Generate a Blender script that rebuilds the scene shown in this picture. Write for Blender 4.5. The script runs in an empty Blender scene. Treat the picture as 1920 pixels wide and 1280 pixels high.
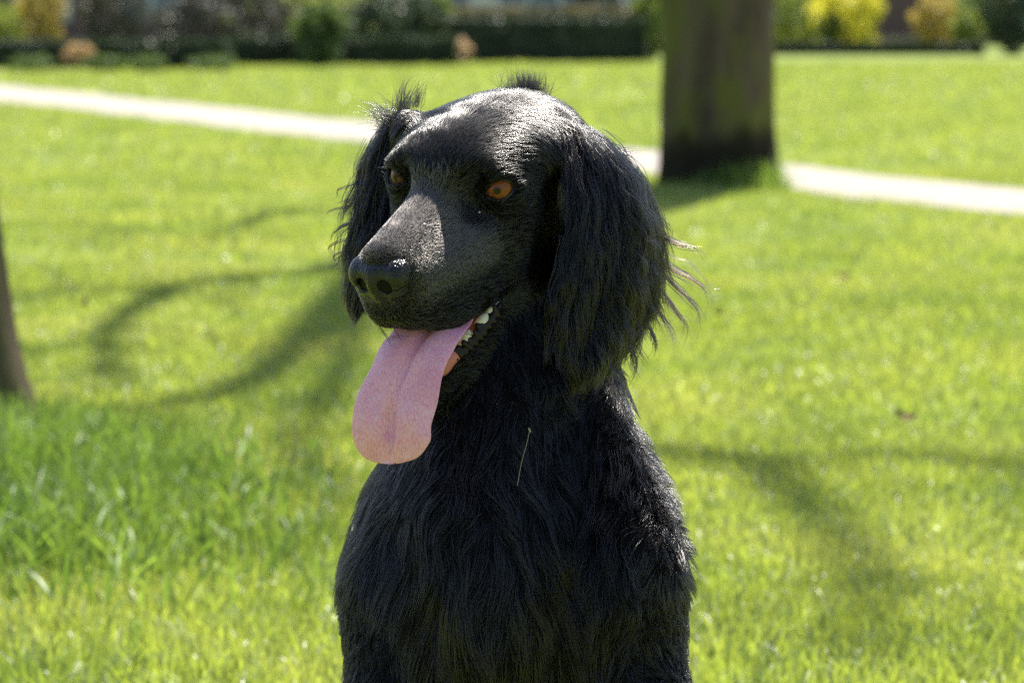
import bpy, math, os
import numpy as np
from mathutils import Vector, Matrix

RNG = np.random.default_rng(7)
sc = bpy.context.scene
C = sc.collection

# ------------------------------------------------------------------ camera, sky, sun, exposure
CAM_H = 0.793
FPX = 5600.0                                   # focal length in photo pixels (1920 wide)
PITCH = math.atan(600.0 / FPX)
cam_d = bpy.data.cameras.new('camera')
cam_d.sensor_width = 36.0
cam_d.lens = 105.0
cam_d.clip_end = 3000.0
cam_d.clip_start = 0.05
cam = bpy.data.objects.new('camera', cam_d)
C.objects.link(cam)
cam.location = (0, 0, CAM_H)
cam.rotation_euler = (math.pi / 2 - PITCH, 0, 0)
cam_d.dof.use_dof = True
cam_d.dof.focus_distance = 2.21
cam_d.dof.aperture_fstop = 8.8
cam_d.dof.aperture_blades = 9
sc.camera = cam

SUN_EL, SUN_AZ = math.radians(64), math.radians(16)     # azimuth measured from the view direction towards the right
world = bpy.data.worlds.new('World'); sc.world = world
world.use_nodes = True
wn = world.node_tree.nodes; wl = world.node_tree.links
wn.clear()
w_out = wn.new('ShaderNodeOutputWorld'); w_bg = wn.new('ShaderNodeBackground'); w_sky = wn.new('ShaderNodeTexSky')
w_sky.sky_type = 'NISHITA'; w_sky.sun_disc = False
w_sky.sun_elevation = SUN_EL; w_sky.sun_rotation = SUN_AZ
w_sky.air_density = 1.0; w_sky.dust_density = 1.5; w_sky.ozone_density = 1.0
w_bg.inputs['Strength'].default_value = 0.065
wl.new(w_sky.outputs['Color'], w_bg.inputs['Color']); wl.new(w_bg.outputs['Background'], w_out.inputs['Surface'])

SUN_DIR = Vector((math.sin(SUN_AZ) * math.cos(SUN_EL), math.cos(SUN_AZ) * math.cos(SUN_EL), math.sin(SUN_EL)))
sun_d = bpy.data.lights.new('sun', 'SUN')
sun_d.energy = 5.0; sun_d.angle = math.radians(0.5); sun_d.color = (1.0, 0.95, 0.86)
sun = bpy.data.objects.new('sun', sun_d); C.objects.link(sun)
sun.rotation_euler = (-SUN_DIR).to_track_quat('-Z', 'Y').to_euler()
sun.location = SUN_DIR * 40

sc.view_settings.view_transform = 'Standard'
sc.view_settings.look = 'None'
sc.view_settings.gamma = 1.0
sc.view_settings.exposure = 1.6
try:
    sc.view_settings.use_curve_mapping = False
except Exception:
    pass
sc.render.film_transparent = False
sc.cycles.max_bounces = 8
sc.cycles.diffuse_bounces = 3
sc.cycles.glossy_bounces = 3
sc.cycles.transmission_bounces = 5
sc.cycles.transparent_max_bounces = 8
sc.cycles.use_denoising = False          # a denoiser would smear the single hairs
sc.cycles.use_adaptive_sampling = False
sc.cycles.sample_clamp_indirect = 3.0
sc.render.hair_type = 'STRIP' if hasattr(sc.render, 'hair_type') else sc.render.hair_type

# ------------------------------------------------------------------ helpers
R_ = np.array((1.0, 0, 0)); F_ = np.array((0, math.cos(PITCH), -math.sin(PITCH))); U_ = np.array((0, math.sin(PITCH), math.cos(PITCH)))
CAMP = np.array((0, 0, CAM_H))

def tag(o, label=None, cat=None, group=None, kind=None):
    if label: o['label'] = label
    if cat: o['category'] = cat
    if group: o['group'] = group
    if kind: o['kind'] = kind
    return o

def empty(name, loc=(0, 0, 0)):
    o = bpy.data.objects.new(name, None); C.objects.link(o); o.location = loc
    o.empty_display_size = 0.1
    return o

def mesh_obj(name, verts, faces, mat=None, parent=None, smooth=True, mats=None):
    me = bpy.data.meshes.new(name)
    verts = np.asarray(verts, dtype=np.float32)
    if isinstance(faces, np.ndarray):
        n = len(faces); k = faces.shape[1]
        me.vertices.add(len(verts)); me.vertices.foreach_set('co', verts.ravel())
        me.loops.add(n * k); me.loops.foreach_set('vertex_index', faces.astype(np.int32).ravel())
        me.polygons.add(n); me.polygons.foreach_set('loop_start', np.arange(0, n * k, k, dtype=np.int32))
        me.update(calc_edges=True); me.validate()
    else:
        me.from_pydata([tuple(map(float, v)) for v in verts], [], faces)
    if smooth:
        me.polygons.foreach_set('use_smooth', np.ones(len(me.polygons), dtype=bool))
    for m in (mats or ([mat] if mat else [])):
        me.materials.append(m)
    o = bpy.data.objects.new(name, me); C.objects.link(o)
    if parent is not None:
        o.parent = parent
    return o

def mat(name, color=(0.5, 0.5, 0.5), rough=0.6, spec=0.5, **kw):
    m = bpy.data.materials.new(name); m.use_nodes = True
    b = m.node_tree.nodes['Principled BSDF']
    b.inputs['Base Color'].default_value = (*color, 1); b.inputs['Roughness'].default_value = rough
    b.inputs['Specular IOR Level'].default_value = spec
    for k, v in kw.items():
        b.inputs[k.replace('_', ' ')].default_value = v
    return m

def nd(m, kind, **kw):
    n = m.node_tree.nodes.new(kind)
    for k, v in kw.items():
        if k.startswith('i_'):
            n.inputs[k[2:].replace('_', ' ')].default_value = v
        else:
            setattr(n, k, v)
    return n

def lk(m, a, b):
    m.node_tree.links.new(a, b)

def ramp(m, fac, stops):
    r = nd(m, 'ShaderNodeValToRGB')
    els = r.color_ramp.elements
    while len(els) < len(stops): els.new(0.5)
    for e, (p, c) in zip(els, stops):
        e.position = p; e.color = (*c, 1) if len(c) == 3 else c
    lk(m, fac, r.inputs['Fac'])
    return r

def bsdf(m): return m.node_tree.nodes['Principled BSDF']

def hair_obj(name, strands, radius, mat_, parent, tip=0.15):
    """strands: list of (N, P, 3) arrays in world coordinates; radius: float or list of (N,) arrays."""
    cu = bpy.data.hair_curves.new(name)
    sizes = []; pos = []; rad = []
    if not isinstance(radius, (list, tuple)): radius = [radius] * len(strands)
    for s, r in zip(strands, radius):
        n, p = s.shape[:2]
        sizes += [p] * n
        pos.append(s.reshape(-1, 3).astype(np.float32))
        t = np.linspace(0, 1, p)
        prof = np.where(t < 0.55, 0.75 + 0.25 * np.minimum(1, t / 0.3), 1.0 - (1 - tip) * (t - 0.55) / 0.45)
        r = np.broadcast_to(np.asarray(r, dtype=np.float32), (n,))
        rad.append((r[:, None] * prof[None, :]).ravel().astype(np.float32))
    cu.add_curves(sizes)
    pos = np.concatenate(pos); rad = np.concatenate(rad)
    cu.position_data.foreach_set('vector', pos.ravel())
    a = cu.attributes.get('radius') or cu.attributes.new('radius', 'FLOAT', 'POINT')
    a.data.foreach_set('value', rad)
    cu.materials.append(mat_)
    o = bpy.data.objects.new(name, cu); C.objects.link(o)
    if parent is not None: o.parent = parent
    return o

# ---- signed-distance modelling: smooth unions of ellipsoids and tapered limbs, meshed with surface nets
class SDF:
    def __init__(self, lo, hi, vox):
        self.lo = np.array(lo, float); self.vox = vox
        self.n = (np.ceil((np.array(hi, float) - self.lo) / vox).astype(int) + 1)
        self.g = np.full(self.n, 60.0, dtype=np.float32)
    def _block(self, lo, hi):
        a = np.clip(np.floor((lo - self.lo) / self.vox).astype(int), 0, self.n - 1)
        b = np.clip(np.ceil((hi - self.lo) / self.vox).astype(int) + 1, 1, self.n)
        if np.any(b <= a): return None, None
        ax = [self.lo[i] + self.vox * np.arange(a[i], b[i], dtype=np.float32) for i in range(3)]
        P = np.stack(np.meshgrid(*ax, indexing='ij'), -1).astype(np.float32)
        return tuple(slice(a[i], b[i]) for i in range(3)), P
    def _mix(self, sl, d, k, op):
        g = self.g[sl]
        if op == 'add':
            if k > 0:
                h = np.clip(0.5 + 0.5 * (g - d) / k, 0, 1); r = g * (1 - h) + d * h - k * h * (1 - h)
            else: r = np.minimum(g, d)
        else:                                      # subtract
            if k > 0:
                h = np.clip(0.5 - 0.5 * (g + d) / k, 0, 1); r = g * (1 - h) - d * h + k * h * (1 - h)
            else: r = np.maximum(g, -d)
        self.g[sl] = r
    def ell(self, c, r, M=None, k=20, op='add'):
        c = np.asarray(c, float); r = np.asarray(r, float) * np.ones(3)
        M = np.eye(3) if M is None else np.asarray(M, float)      # columns: axes
        ext = np.sqrt(((M * r[None, :]) ** 2).sum(1)) + k + 25
        sl, P = self._block(c - ext, c + ext)
        if sl is None: return
        p = (P - c.astype(np.float32)) @ M.astype(np.float32)
        k0 = np.sqrt(((p / r.astype(np.float32)) ** 2).sum(-1)) + 1e-6
        k1 = np.sqrt(((p / (r * r).astype(np.float32)) ** 2).sum(-1)) + 1e-6
        self._mix(sl, k0 * (k0 - 1) / k1, k, op)
    def limb(self, pts, rad, k=20, op='add', squash=None, M=None):
        """polyline of tapered capsules; squash scales distances along the axes of M."""
        pts = np.asarray(pts, float); rad = np.asarray(rad, float)
        ext = rad.max() + k + 25
        if squash is not None: ext = rad.max() / min(squash) + k + 25
        sl, P = self._block(pts.min(0) - ext, pts.max(0) + ext)
        if sl is None: return
        if squash is not None:
            S = (np.asarray(M) * np.asarray(squash)[None, :]).astype(np.float32)
            P = P @ S; pts = pts @ S
        d = None
        for a, b, ra, rb in zip(pts[:-1], pts[1:], rad[:-1], rad[1:]):
            ab = (b - a).astype(np.float32); L = float((ab * ab).sum()) + 1e-6
            t = np.clip(((P - a.astype(np.float32)) @ ab) / L, 0, 1)
            q_ = P - a.astype(np.float32) - t[..., None] * ab
            e = np.sqrt((q_ * q_).sum(-1)) - (ra + (rb - ra) * t)
            d = e if d is None else np.minimum(d, e)
        self._mix(sl, d.astype(np.float32), k, op)
    def blur(self, n):
        for _ in range(n):
            for ax in range(3):
                g = np.moveaxis(self.g, ax, 0); a = np.concatenate((g[:1], g[:-1])); b = np.concatenate((g[1:], g[-1:]))
                self.g = np.ascontiguousarray(np.moveaxis(0.5 * g + 0.25 * (a + b), 0, ax))
    def val(self, P):
        x = np.clip((P - self.lo) / self.vox, 0, self.n - 1.001); i = x.astype(int); f = x - i
        out = 0
        for dx in (0, 1):
            for dy in (0, 1):
                for dz in (0, 1):
                    w = (f[:, 0] if dx else 1 - f[:, 0]) * (f[:, 1] if dy else 1 - f[:, 1]) * (f[:, 2] if dz else 1 - f[:, 2])
                    out = out + w * self.g[i[:, 0] + dx, i[:, 1] + dy, i[:, 2] + dz]
        return out
    def grad(self, P, h=None):
        h = h or self.vox
        g = np.stack([self.val(P + h * e) - self.val(P - h * e) for e in np.eye(3)], -1)
        return g / (np.linalg.norm(g, axis=1, keepdims=True) + 1e-9)
    def mesh(self):
        g = self.g; s = g < 0
        corners = [(dx, dy, dz) for dx in (0, 1) for dy in (0, 1) for dz in (0, 1)]
        n = np.array(g.shape) - 1
        cnt = np.zeros(n, np.int8)
        for dx, dy, dz in corners:
            cnt += s[dx:n[0] + dx, dy:n[1] + dy, dz:n[2] + dz]
        cells = np.argwhere((cnt > 0) & (cnt < 8))
        idx = np.full(n, -1, np.int64); idx[tuple(cells.T)] = np.arange(len(cells))
        acc = np.zeros((len(cells), 3)); num = np.zeros(len(cells))
        for a in corners:
            for ax in range(3):
                if a[ax]: continue
                b = list(a); b[ax] = 1
                va = g[cells[:, 0] + a[0], cells[:, 1] + a[1], cells[:, 2] + a[2]]
                vb = g[cells[:, 0] + b[0], cells[:, 1] + b[1], cells[:, 2] + b[2]]
                m = (va < 0) != (vb < 0)
                t = np.where(m, va / np.where(m, va - vb, 1), 0)
                p = np.array(a, float)[None, :].repeat(len(cells), 0); p[:, ax] += t
                acc[m] += p[m]; num[m] += 1
        V = self.lo + self.vox * (cells + acc / num[:, None])
        faces = []
        for ax in range(3):
            o1, o2 = [(1, 2), (2, 0), (0, 1)][ax]
            sl0 = [slice(1, -1)] * 3; sl1 = [slice(1, -1)] * 3
            sl0[ax] = slice(0, -1); sl1[ax] = slice(1, None)
            a = s[tuple(sl0)]; b = s[tuple(sl1)]
            e = np.argwhere(a != b)
            if len(e) == 0: continue
            base = e.copy(); base[:, o1] += 1; base[:, o2] += 1
            flip = ~a[tuple(e.T)]
            q = []
            for d1, d2 in ((-1, -1), (0, -1), (0, 0), (-1, 0)):
                c = base.copy(); c[:, o1] += d1; c[:, o2] += d2
                q.append(idx[tuple(c.T)])
            q = np.stack(q, 1)
            q[flip] = q[flip][:, ::-1]
            faces.append(q)
        return V, np.concatenate(faces)

# ------------------------------------------------------------------ the setting: lawn, path
def ground_pt(u, v):
    """point of the level ground that the photograph shows at (u, v)"""
    d = F_ + (u - 960) / FPX * R_ + (640 - v) / FPX * U_
    return CAMP - d * (CAM_H / d[2])
HOR = 40.0
def gx(u, Z): return (u - 960) / FPX * Z * 1.0

def noise_color(m, stops, scale, detail=4.0, rough=0.6, coord='Object', stretch=None):
    t = nd(m, 'ShaderNodeTexCoord'); n = nd(m, 'ShaderNodeTexNoise', i_Scale=scale, i_Detail=detail, i_Roughness=rough)
    if stretch:
        mp = nd(m, 'ShaderNodeMapping'); mp.inputs['Scale'].default_value = stretch
        lk(m, t.outputs[coord], mp.inputs['Vector']); lk(m, mp.outputs['Vector'], n.inputs['Vector'])
    else:
        lk(m, t.outputs[coord], n.inputs['Vector'])
    return ramp(m, n.outputs['Fac'], stops), n

def leaf_mat(name, stops, scale=3.0, transl=0.45, gloss=0.06, rand=0.35):
    """thin leaves: diffuse + translucent + a little gloss; colour wanders over the plant and from leaf to leaf"""
    m = bpy.data.materials.new(name); m.use_nodes = True
    nt = m.node_tree; nt.nodes.clear()
    out = nd(m, 'ShaderNodeOutputMaterial'); df = nd(m, 'ShaderNodeBsdfDiffuse'); tr = nd(m, 'ShaderNodeBsdfTranslucent'); gl = nd(m, 'ShaderNodeBsdfGlossy', i_Roughness=0.5)
    geo = nd(m, 'ShaderNodeNewGeometry')
    cr, n = noise_color(m, stops, scale, 3.0)
    mul = nd(m, 'ShaderNodeMath', operation='MULTIPLY_ADD'); lk(m, geo.outputs['Random Per Island'], mul.inputs[0]); mul.inputs[1].default_value = rand * 2; mul.inputs[2].default_value = 1 - rand
    hs = nd(m, 'ShaderNodeHueSaturation'); lk(m, cr.outputs['Color'], hs.inputs['Color']); lk(m, mul.outputs[0], hs.inputs['Value'])
    lk(m, hs.outputs['Color'], df.inputs['Color'])
    tg = nd(m, 'ShaderNodeMixRGB', blend_type='MULTIPLY', i_Fac=1.0); lk(m, hs.outputs['Color'], tg.inputs[1]); tg.inputs[2].default_value = (1.3, 1.25, 0.8, 1)
    lk(m, tg.outputs[0], tr.inputs['Color'])
    m1 = nd(m, 'ShaderNodeMixShader'); m1.inputs[0].default_value = transl; lk(m, df.outputs[0], m1.inputs[1]); lk(m, tr.outputs[0], m1.inputs[2])
    m2 = nd(m, 'ShaderNodeMixShader'); m2.inputs[0].default_value = gloss; lk(m, m1.outputs[0], m2.inputs[1]); lk(m, gl.outputs[0], m2.inputs[2])
    lk(m, m2.outputs[0], out.inputs['Surface'])
    return m

M_lawn = mat('lawn_soil_and_thatch', (0.1, 0.15, 0.03), 0.9, 0.1)
cr, n1 = noise_color(M_lawn, [(0.3, (0.07, 0.10, 0.022)), (0.5, (0.12, 0.155, 0.035)), (0.72, (0.18, 0.21, 0.055))], 2.2, 6.0)
lk(M_lawn, cr.outputs['Color'], bsdf(M_lawn).inputs['Base Color'])
M_blade = leaf_mat('grass_blade', [(0.28, (0.155, 0.235, 0.036)), (0.5, (0.26, 0.325, 0.056)), (0.74, (0.37, 0.40, 0.10))], 1.3, 0.55, 0.10, 0.35)
M_blade_tall = leaf_mat('tall_grass_blade', [(0.3, (0.085, 0.165, 0.028)), (0.7, (0.18, 0.27, 0.05))], 3.0, 0.5, 0.04, 0.35)

ext = 1500.0
lawn = mesh_obj('lawn', [(-ext, -ext, 0), (ext, -ext, 0), (ext, ext, 0), (-ext, ext, 0)], [(0, 1, 2, 3)], M_lawn, smooth=False)
tag(lawn, kind='structure')

# path: straight strip of pale gravel that crosses behind the dog
PA = [ground_pt(-60, 153.8), ground_pt(1980, 363)]; PB = [ground_pt(-60, 185.2), ground_pt(1980, 416.8)]
def extend(a, b, k): return a + (b - a) * k
pa0, pa1 = extend(PA[0], PA[1], -0.6), extend(PA[0], PA[1], 1.35)
pb0, pb1 = extend(PB[0], PB[1], -0.6), extend(PB[0], PB[1], 1.35)
npth = 120
pv, pf = [], []
for i in range(npth + 1):
    t = i / npth
    for k_, c in enumerate((pa0 + (pa1 - pa0) * t, pb0 + (pb1 - pb0) * t)):
        o = 0.05 * math.sin(t * 61 + k_ * 2) + 0.03 * math.sin(t * 173 + k_)
        pv.append((c[0] + o, c[1] + o * 0.5, 0.006))
for i in range(npth): pf.append((2 * i, 2 * i + 1, 2 * i + 3, 2 * i + 2))
M_path = mat('path_gravel', (0.5, 0.46, 0.4), 0.95, 0.1)
cr, n1 = noise_color(M_path, [(0.3, (0.185, 0.168, 0.150)), (0.5, (0.245, 0.224, 0.200)), (0.7, (0.295, 0.272, 0.244))], 9.0, 8.0, 0.75)
lk(M_path, cr.outputs['Color'], bsdf(M_path).inputs['Base Color'])
path = mesh_obj('path', pv, pf, M_path, smooth=False)
tag(path, kind='structure')
def off_path(x, y):
    """True where (x, y) does not lie on the path"""
    def side(a, b): return (b[0] - a[0]) * (y - a[1]) - (b[1] - a[1]) * (x - a[0])
    return ~((side(pa0, pa1) < -0.05) & (side(pb0, pb1) > 0.05) | (side(pa0, pa1) > 0.05) & (side(pb0, pb1) < -0.05))

# grass blades
def blades(x, y, hgt, wdt, lean, segs=2, z0=0.0):
    n = len(x)
    az = RNG.uniform(0, 2 * math.pi, n); face = RNG.uniform(0, 2 * math.pi, n)
    ln = np.abs(RNG.normal(0, 1, n)) * lean
    dx, dy = np.cos(az), np.sin(az); fx, fy = np.cos(face), np.sin(face)
    rows = []
    for k in range(segs + 1):
        t = k / segs
        bend = ln * t ** 1.8
        cx = x + dx * hgt * np.sin(np.minimum(bend, 1.5)); cy = y + dy * hgt * np.sin(np.minimum(bend, 1.5)); cz = z0 + hgt * t * np.cos(np.minimum(bend * 0.7, 1.4))
        if k < segs:
            w = wdt * (1 - 0.35 * t) * 0.5
            rows += [np.stack((cx - fx * w, cy - fy * w, cz), 1), np.stack((cx + fx * w, cy + fy * w, cz), 1)]
        else: rows.append(np.stack((cx, cy, cz), 1))
    V_ = np.stack(rows, 1)
    k_ = V_.shape[1]
    f_ = []
    for k in range(segs - 1):
        a = 2 * k; f_ += [(a, a + 1, a + 3), (a, a + 3, a + 2)]
    a = 2 * (segs - 1); f_.append((a, a + 1, a + 2))
    f_ = np.array(f_)
    F2 = (np.arange(n)[:, None, None] * k_ + f_[None]).reshape(-1, 3)
    return V_.reshape(-1, 3), F2
def scatter(z0, z1, per_m2, margin):
    half = (960 / FPX) * z1 * margin + 0.15
    n = int((z1 - z0) * 2 * half * per_m2)
    y = RNG.uniform(z0, z1, n); x = RNG.uniform(-half, half, n)
    keep = (np.abs(x) < (960 / FPX) * y * margin + 0.15) & off_path(x, y)
    return x[keep], y[keep]
parts_v, parts_f, off = [], [], 0
for (z0, z1, dens, h0, w0, mg, segs) in ((1.6, 3.2, 5500, 0.040, 0.0040, 1.5, 2), (3.2, 6.0, 15000, 0.042, 0.0038, 1.25, 2), (6.0, 9.5, 7000, 0.045, 0.0055, 1.2, 2), (9.5, 16, 2300, 0.045, 0.009, 1.2, 1), (16, 30, 520, 0.05, 0.018, 1.2, 1), (30, 58, 110, 0.06, 0.04, 1.2, 1)):
    x, y = scatter(z0, z1, dens, mg)
    patch = 0.75 + 0.35 * np.sin(x * 3.1 + 1.7 * np.sin(y * 1.3)) * np.sin(y * 2.3 + 1.1 * np.sin(x * 2.1))
    h_ = h0 * RNG.uniform(0.5, 1.35, len(x)) * patch
    v_, f_ = blades(x, y, h_, w0 * RNG.uniform(0.7, 1.2, len(x)), 0.65, segs)
    parts_v.append(v_); parts_f.append(f_ + off); off += len(v_)
grass = mesh_obj('lawn_grass', np.concatenate(parts_v), np.concatenate(parts_f), M_blade, smooth=False)
tag(grass, 'short sunlit lawn grass on both sides of the path', 'grass', kind='stuff')
def tall_grass(spots, name, label):
    pv_, pf_, o_ = [], [], 0
    for (cx, cy, rx, ry, n, h) in spots:
        x = cx + RNG.normal(size=n) * rx; y = cy + RNG.normal(size=n) * ry
        k_ = off_path(x, y); x, y = x[k_], y[k_]
        fall = np.exp(-0.35 * (((x - cx) / rx) ** 2 + ((y - cy) / ry) ** 2))
        v_, f_ = blades(x, y, h * RNG.uniform(0.45, 1.2, len(x)) * (0.45 + 0.55 * fall), 0.0052 * RNG.uniform(0.7, 1.3, len(x)), 0.75, 3)
        pv_.append(v_); pf_.append(f_ + o_); o_ += len(v_)
    return tag(mesh_obj(name, np.concatenate(pv_), np.concatenate(pf_), M_blade_tall, smooth=False), label, 'grass', kind='stuff')
LT = np.array((-1.142, 5.95, 0))                       # foot of the left tree
tall_grass([(-0.95, 5.35, 0.2, 0.2, 2000, 0.12), (-0.85, 4.95, 0.22, 0.3, 2600, 0.15), (-0.70, 4.5, 0.20, 0.3, 2600, 0.12), (-0.55, 5.0, 0.2, 0.3, 1200, 0.08), (-1.35, 5.7, 0.2, 0.2, 1000, 0.18)], 'tall_grass', 'long rough grass round the foot of the leftmost trunk')
MT = ground_pt(1347, 352)                              # foot of the big tree
tall_grass([(MT[0] + 0.12, MT[1] - 0.30, 0.13, 0.10, 700, 0.17), (MT[0] + 0.26, MT[1] - 0.2, 0.06, 0.10, 400, 0.20), (MT[0] - 0.05, MT[1] - 0.35, 0.2, 0.08, 500, 0.07)], 'tall_grass', 'long grass tuft at the foot of the big mossy trunk')

# ------------------------------------------------------------------ trees
def bark_mat(name, base, moss, dark, mode):
    m = mat(name, base, 0.95, 0.15)
    cr, n = noise_color(m, [(0.3, tuple(c * 0.4 for c in base)), (0.5, base), (0.7, tuple(c * 1.7 for c in base))], 8.0, 6.0, 0.7, stretch=(1, 1, 0.22))
    mo, n2 = noise_color(m, [(0.44, (0, 0, 0)), (0.56, (1, 1, 1))], 3.6, 6.0, 0.65, stretch=(1, 1, 0.5))
    t = nd(m, 'ShaderNodeTexCoord'); sx = nd(m, 'ShaderNodeSeparateXYZ'); lk(m, t.outputs['Object'], sx.inputs[0])
    mx = nd(m, 'ShaderNodeMixRGB', blend_type='MIX'); lk(m, mo.outputs['Color'], mx.inputs['Fac']); lk(m, cr.outputs['Color'], mx.inputs[1]); mx.inputs[2].default_value = (*moss, 1)
    last = mx.outputs[0]
    if mode == 'dark_base':                                     # darker bark up to knee height, its upper edge uneven
        wob, n3 = noise_color(m, [(0.0, (0, 0, 0)), (1.0, (1, 1, 1))], 4.0, 4.0, stretch=(1.0, 1.0, 0.35))
        ad = nd(m, 'ShaderNodeMath', operation='MULTIPLY_ADD'); lk(m, n3.outputs['Fac'], ad.inputs[0]); ad.inputs[1].default_value = -0.30; lk(m, sx.outputs['Z'], ad.inputs[2])
        rp = ramp(m, ad.outputs[0], [(0.0, (1, 1, 1)), (0.07, (0.9, 0.9, 0.9)), (0.15, (0, 0, 0))])
        m2 = nd(m, 'ShaderNodeMixRGB', blend_type='MIX'); lk(m, rp.outputs['Color'], m2.inputs['Fac']); lk(m, last, m2.inputs[1]); m2.inputs[2].default_value = (*dark, 1)
        last = m2.outputs[0]
    lk(m, last, bsdf(m).inputs['Base Color'])
    bp = nd(m, 'ShaderNodeBump', i_Strength=0.8, i_Distance=0.02); lk(m, n.outputs['Fac'], bp.inputs['Height']); lk(m, bp.outputs['Normal'], bsdf(m).inputs['Normal'])
    return m
M_bark = bark_mat('mossy_bark', (0.085, 0.068, 0.045), (0.105, 0.110, 0.028), (0.018, 0.016, 0.010), 'dark_base')
M_bark2 = bark_mat('ridged_bark', (0.10, 0.075, 0.05), (0.08, 0.075, 0.03), (0.03, 0.03, 0.02), '')
def tube(pts, rad, nseg=10, ridge=0.0, nr=9, seed=0):
    pts = np.asarray(pts, float); n = len(pts); vs = []; fs = []
    ref = np.array((0.31, 0.87, 0.21))
    for i in range(n):
        tn = pts[min(i + 1, n - 1)] - pts[max(i - 1, 0)]; tn /= np.linalg.norm(tn) + 1e-9
        a = np.cross(tn, ref); a /= np.linalg.norm(a) + 1e-9; b = np.cross(tn, a)
        for j in range(nseg):
            th = 2 * math.pi * j / nseg
            r = rad[i] * (1 + ridge * (math.sin(nr * th + 0.6 * math.sin(i * 0.7 + seed)) + 0.6 * math.sin(2.3 * nr * th + i * 0.45)))
            vs.append(pts[i] + r * (math.cos(th) * a + math.sin(th) * b))
    for i in range(n - 1):
        for j in range(nseg):
            fs.append((i * nseg + j, i * nseg + (j + 1) % nseg, (i + 1) * nseg + (j + 1) % nseg, (i + 1) * nseg + j))
    fs.append(tuple(range(nseg))[::-1]); fs.append(tuple((n - 1) * nseg + j for j in range(nseg)))
    return np.array(vs), fs
def up_to(u, v, height):
    """the point at that height whose shadow falls on the lawn at image point (u, v)"""
    g = ground_pt(u, v); s = np.array(SUN_DIR)
    return g + s * (height / s[2])
def polyspline(pts, n=14):
    pts = np.asarray(pts, float); m_ = len(pts)
    t = np.linspace(0, m_ - 1, n); i = np.clip(t.astype(int), 0, m_ - 2); f = (t - i)[:, None]
    p0 = pts[np.clip(i - 1, 0, m_ - 1)]; p1 = pts[i]; p2 = pts[i + 1]; p3 = pts[np.clip(i + 2, 0, m_ - 1)]
    return 0.5 * (2 * p1 + (p2 - p0) * f + (2 * p0 - 5 * p1 + 4 * p2 - p3) * f ** 2 + (3 * p1 - p0 - 3 * p2 + p3) * f ** 3)
def twigs(starts, n_each, length, r0, rs):
    pv_, pf_, o_ = [], [], 0
    for (p, d) in starts:
        for _ in range(n_each):
            dd = d + rs.normal(size=3) * 0.55; dd[2] += 0.25; dd /= np.linalg.norm(dd)
            L = length * rs.uniform(0.5, 1.3); k = rs.normal(size=3) * 0.2
            pts = [p + dd * L * t + k * L * t * t for t in np.linspace(0, 1, 5)]
            v_, f_ = tube(pts, np.linspace(r0, r0 * 0.2, 5), 4)
            pv_.append(v_); pf_ += [tuple(o_ + a for a in f) for f in f_]; o_ += len(v_)
    return np.concatenate(pv_), pf_
rs_ = np.random.default_rng(21)
big = empty('park_tree', tuple(MT)); tag(big, 'thick mossy tree trunk standing beside the path behind the dog', 'tree')
zt = np.concatenate((np.linspace(-0.15, 1.6, 26), np.linspace(1.9, 10.2, 20)))
fl_ = 0.268 * (1 + 0.10 * np.exp(-np.maximum(zt, 0) / 0.12) + 0.03 * np.exp(-np.maximum(zt, 0) / 0.5)) * (1 - 0.03 * np.maximum(zt, 0))
tp = np.stack((-0.010 * zt, 0.0 * zt, zt), 1)
v_, f_ = tube(tp, fl_, 72, 0.024, 11)
mesh_obj('trunk', v_, f_, M_bark, big)
FK = np.array((-0.10, 0.0, 9.9))
def limb(pts_w, r0, r1, parent=big, origin=MT, mt=None):
    P = polyspline([np.asarray(p, float) - origin for p in pts_w], 16)
    v_, f_ = tube(P, np.linspace(r0, r1, len(P)), 10, 0.02)
    mesh_obj('limb', v_, f_, mt or M_bark, parent)
    return P + origin
fork = MT + FK
limbs = [limb([fork, up_to(520, 690, 11.2), up_to(390, 755, 12.0), up_to(210, 785, 12.7), up_to(-60, 800, 13.5)], 0.085, 0.025),
         limb([MT + np.array((-0.06, 0, 7.4)), up_to(640, 512, 8.5), up_to(480, 532, 8.9), up_to(330, 548, 9.3), up_to(130, 560, 9.7), up_to(-120, 556, 10.3)], 0.07, 0.025),
         limb([up_to(330, 548, 9.3), up_to(225, 600, 9.7), up_to(195, 660, 10.0), up_to(235, 720, 10.3)], 0.06, 0.02),
         limb([fork, up_to(640, 700, 11.6), up_to(560, 850, 13.0), up_to(620, 960, 14.0)], 0.055, 0.02),
         limb([fork, up_to(900, 800, 12.2), up_to(1230, 865, 13.0), up_to(1420, 890, 13.5), up_to(1560, 1000, 14.0), up_to(1630, 1090, 14.6), up_to(1600, 1240, 15.4)], 0.07, 0.03),
         limb([up_to(1420, 890, 13.5), up_to(1700, 870, 14.0), up_to(1990, 900, 14.7)], 0.045, 0.02),
         limb([MT + np.array((-0.05, 0, 6.2)), up_to(560, 400, 7.6), up_to(380, 450, 8.4), up_to(150, 430, 9.2)], 0.06, 0.02)]
starts = []
for P in limbs:
    for i in range(6, 16, 3): starts.append((P[i] - MT, (P[i] - P[i - 2]) / np.linalg.norm(P[i] - P[i - 2])))
tv_, tf2 = twigs(starts, 3, 1.3, 0.014, rs_)
mesh_obj('crown', tv_, tf2, M_bark, big)['kind'] = 'stuff'

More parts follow.
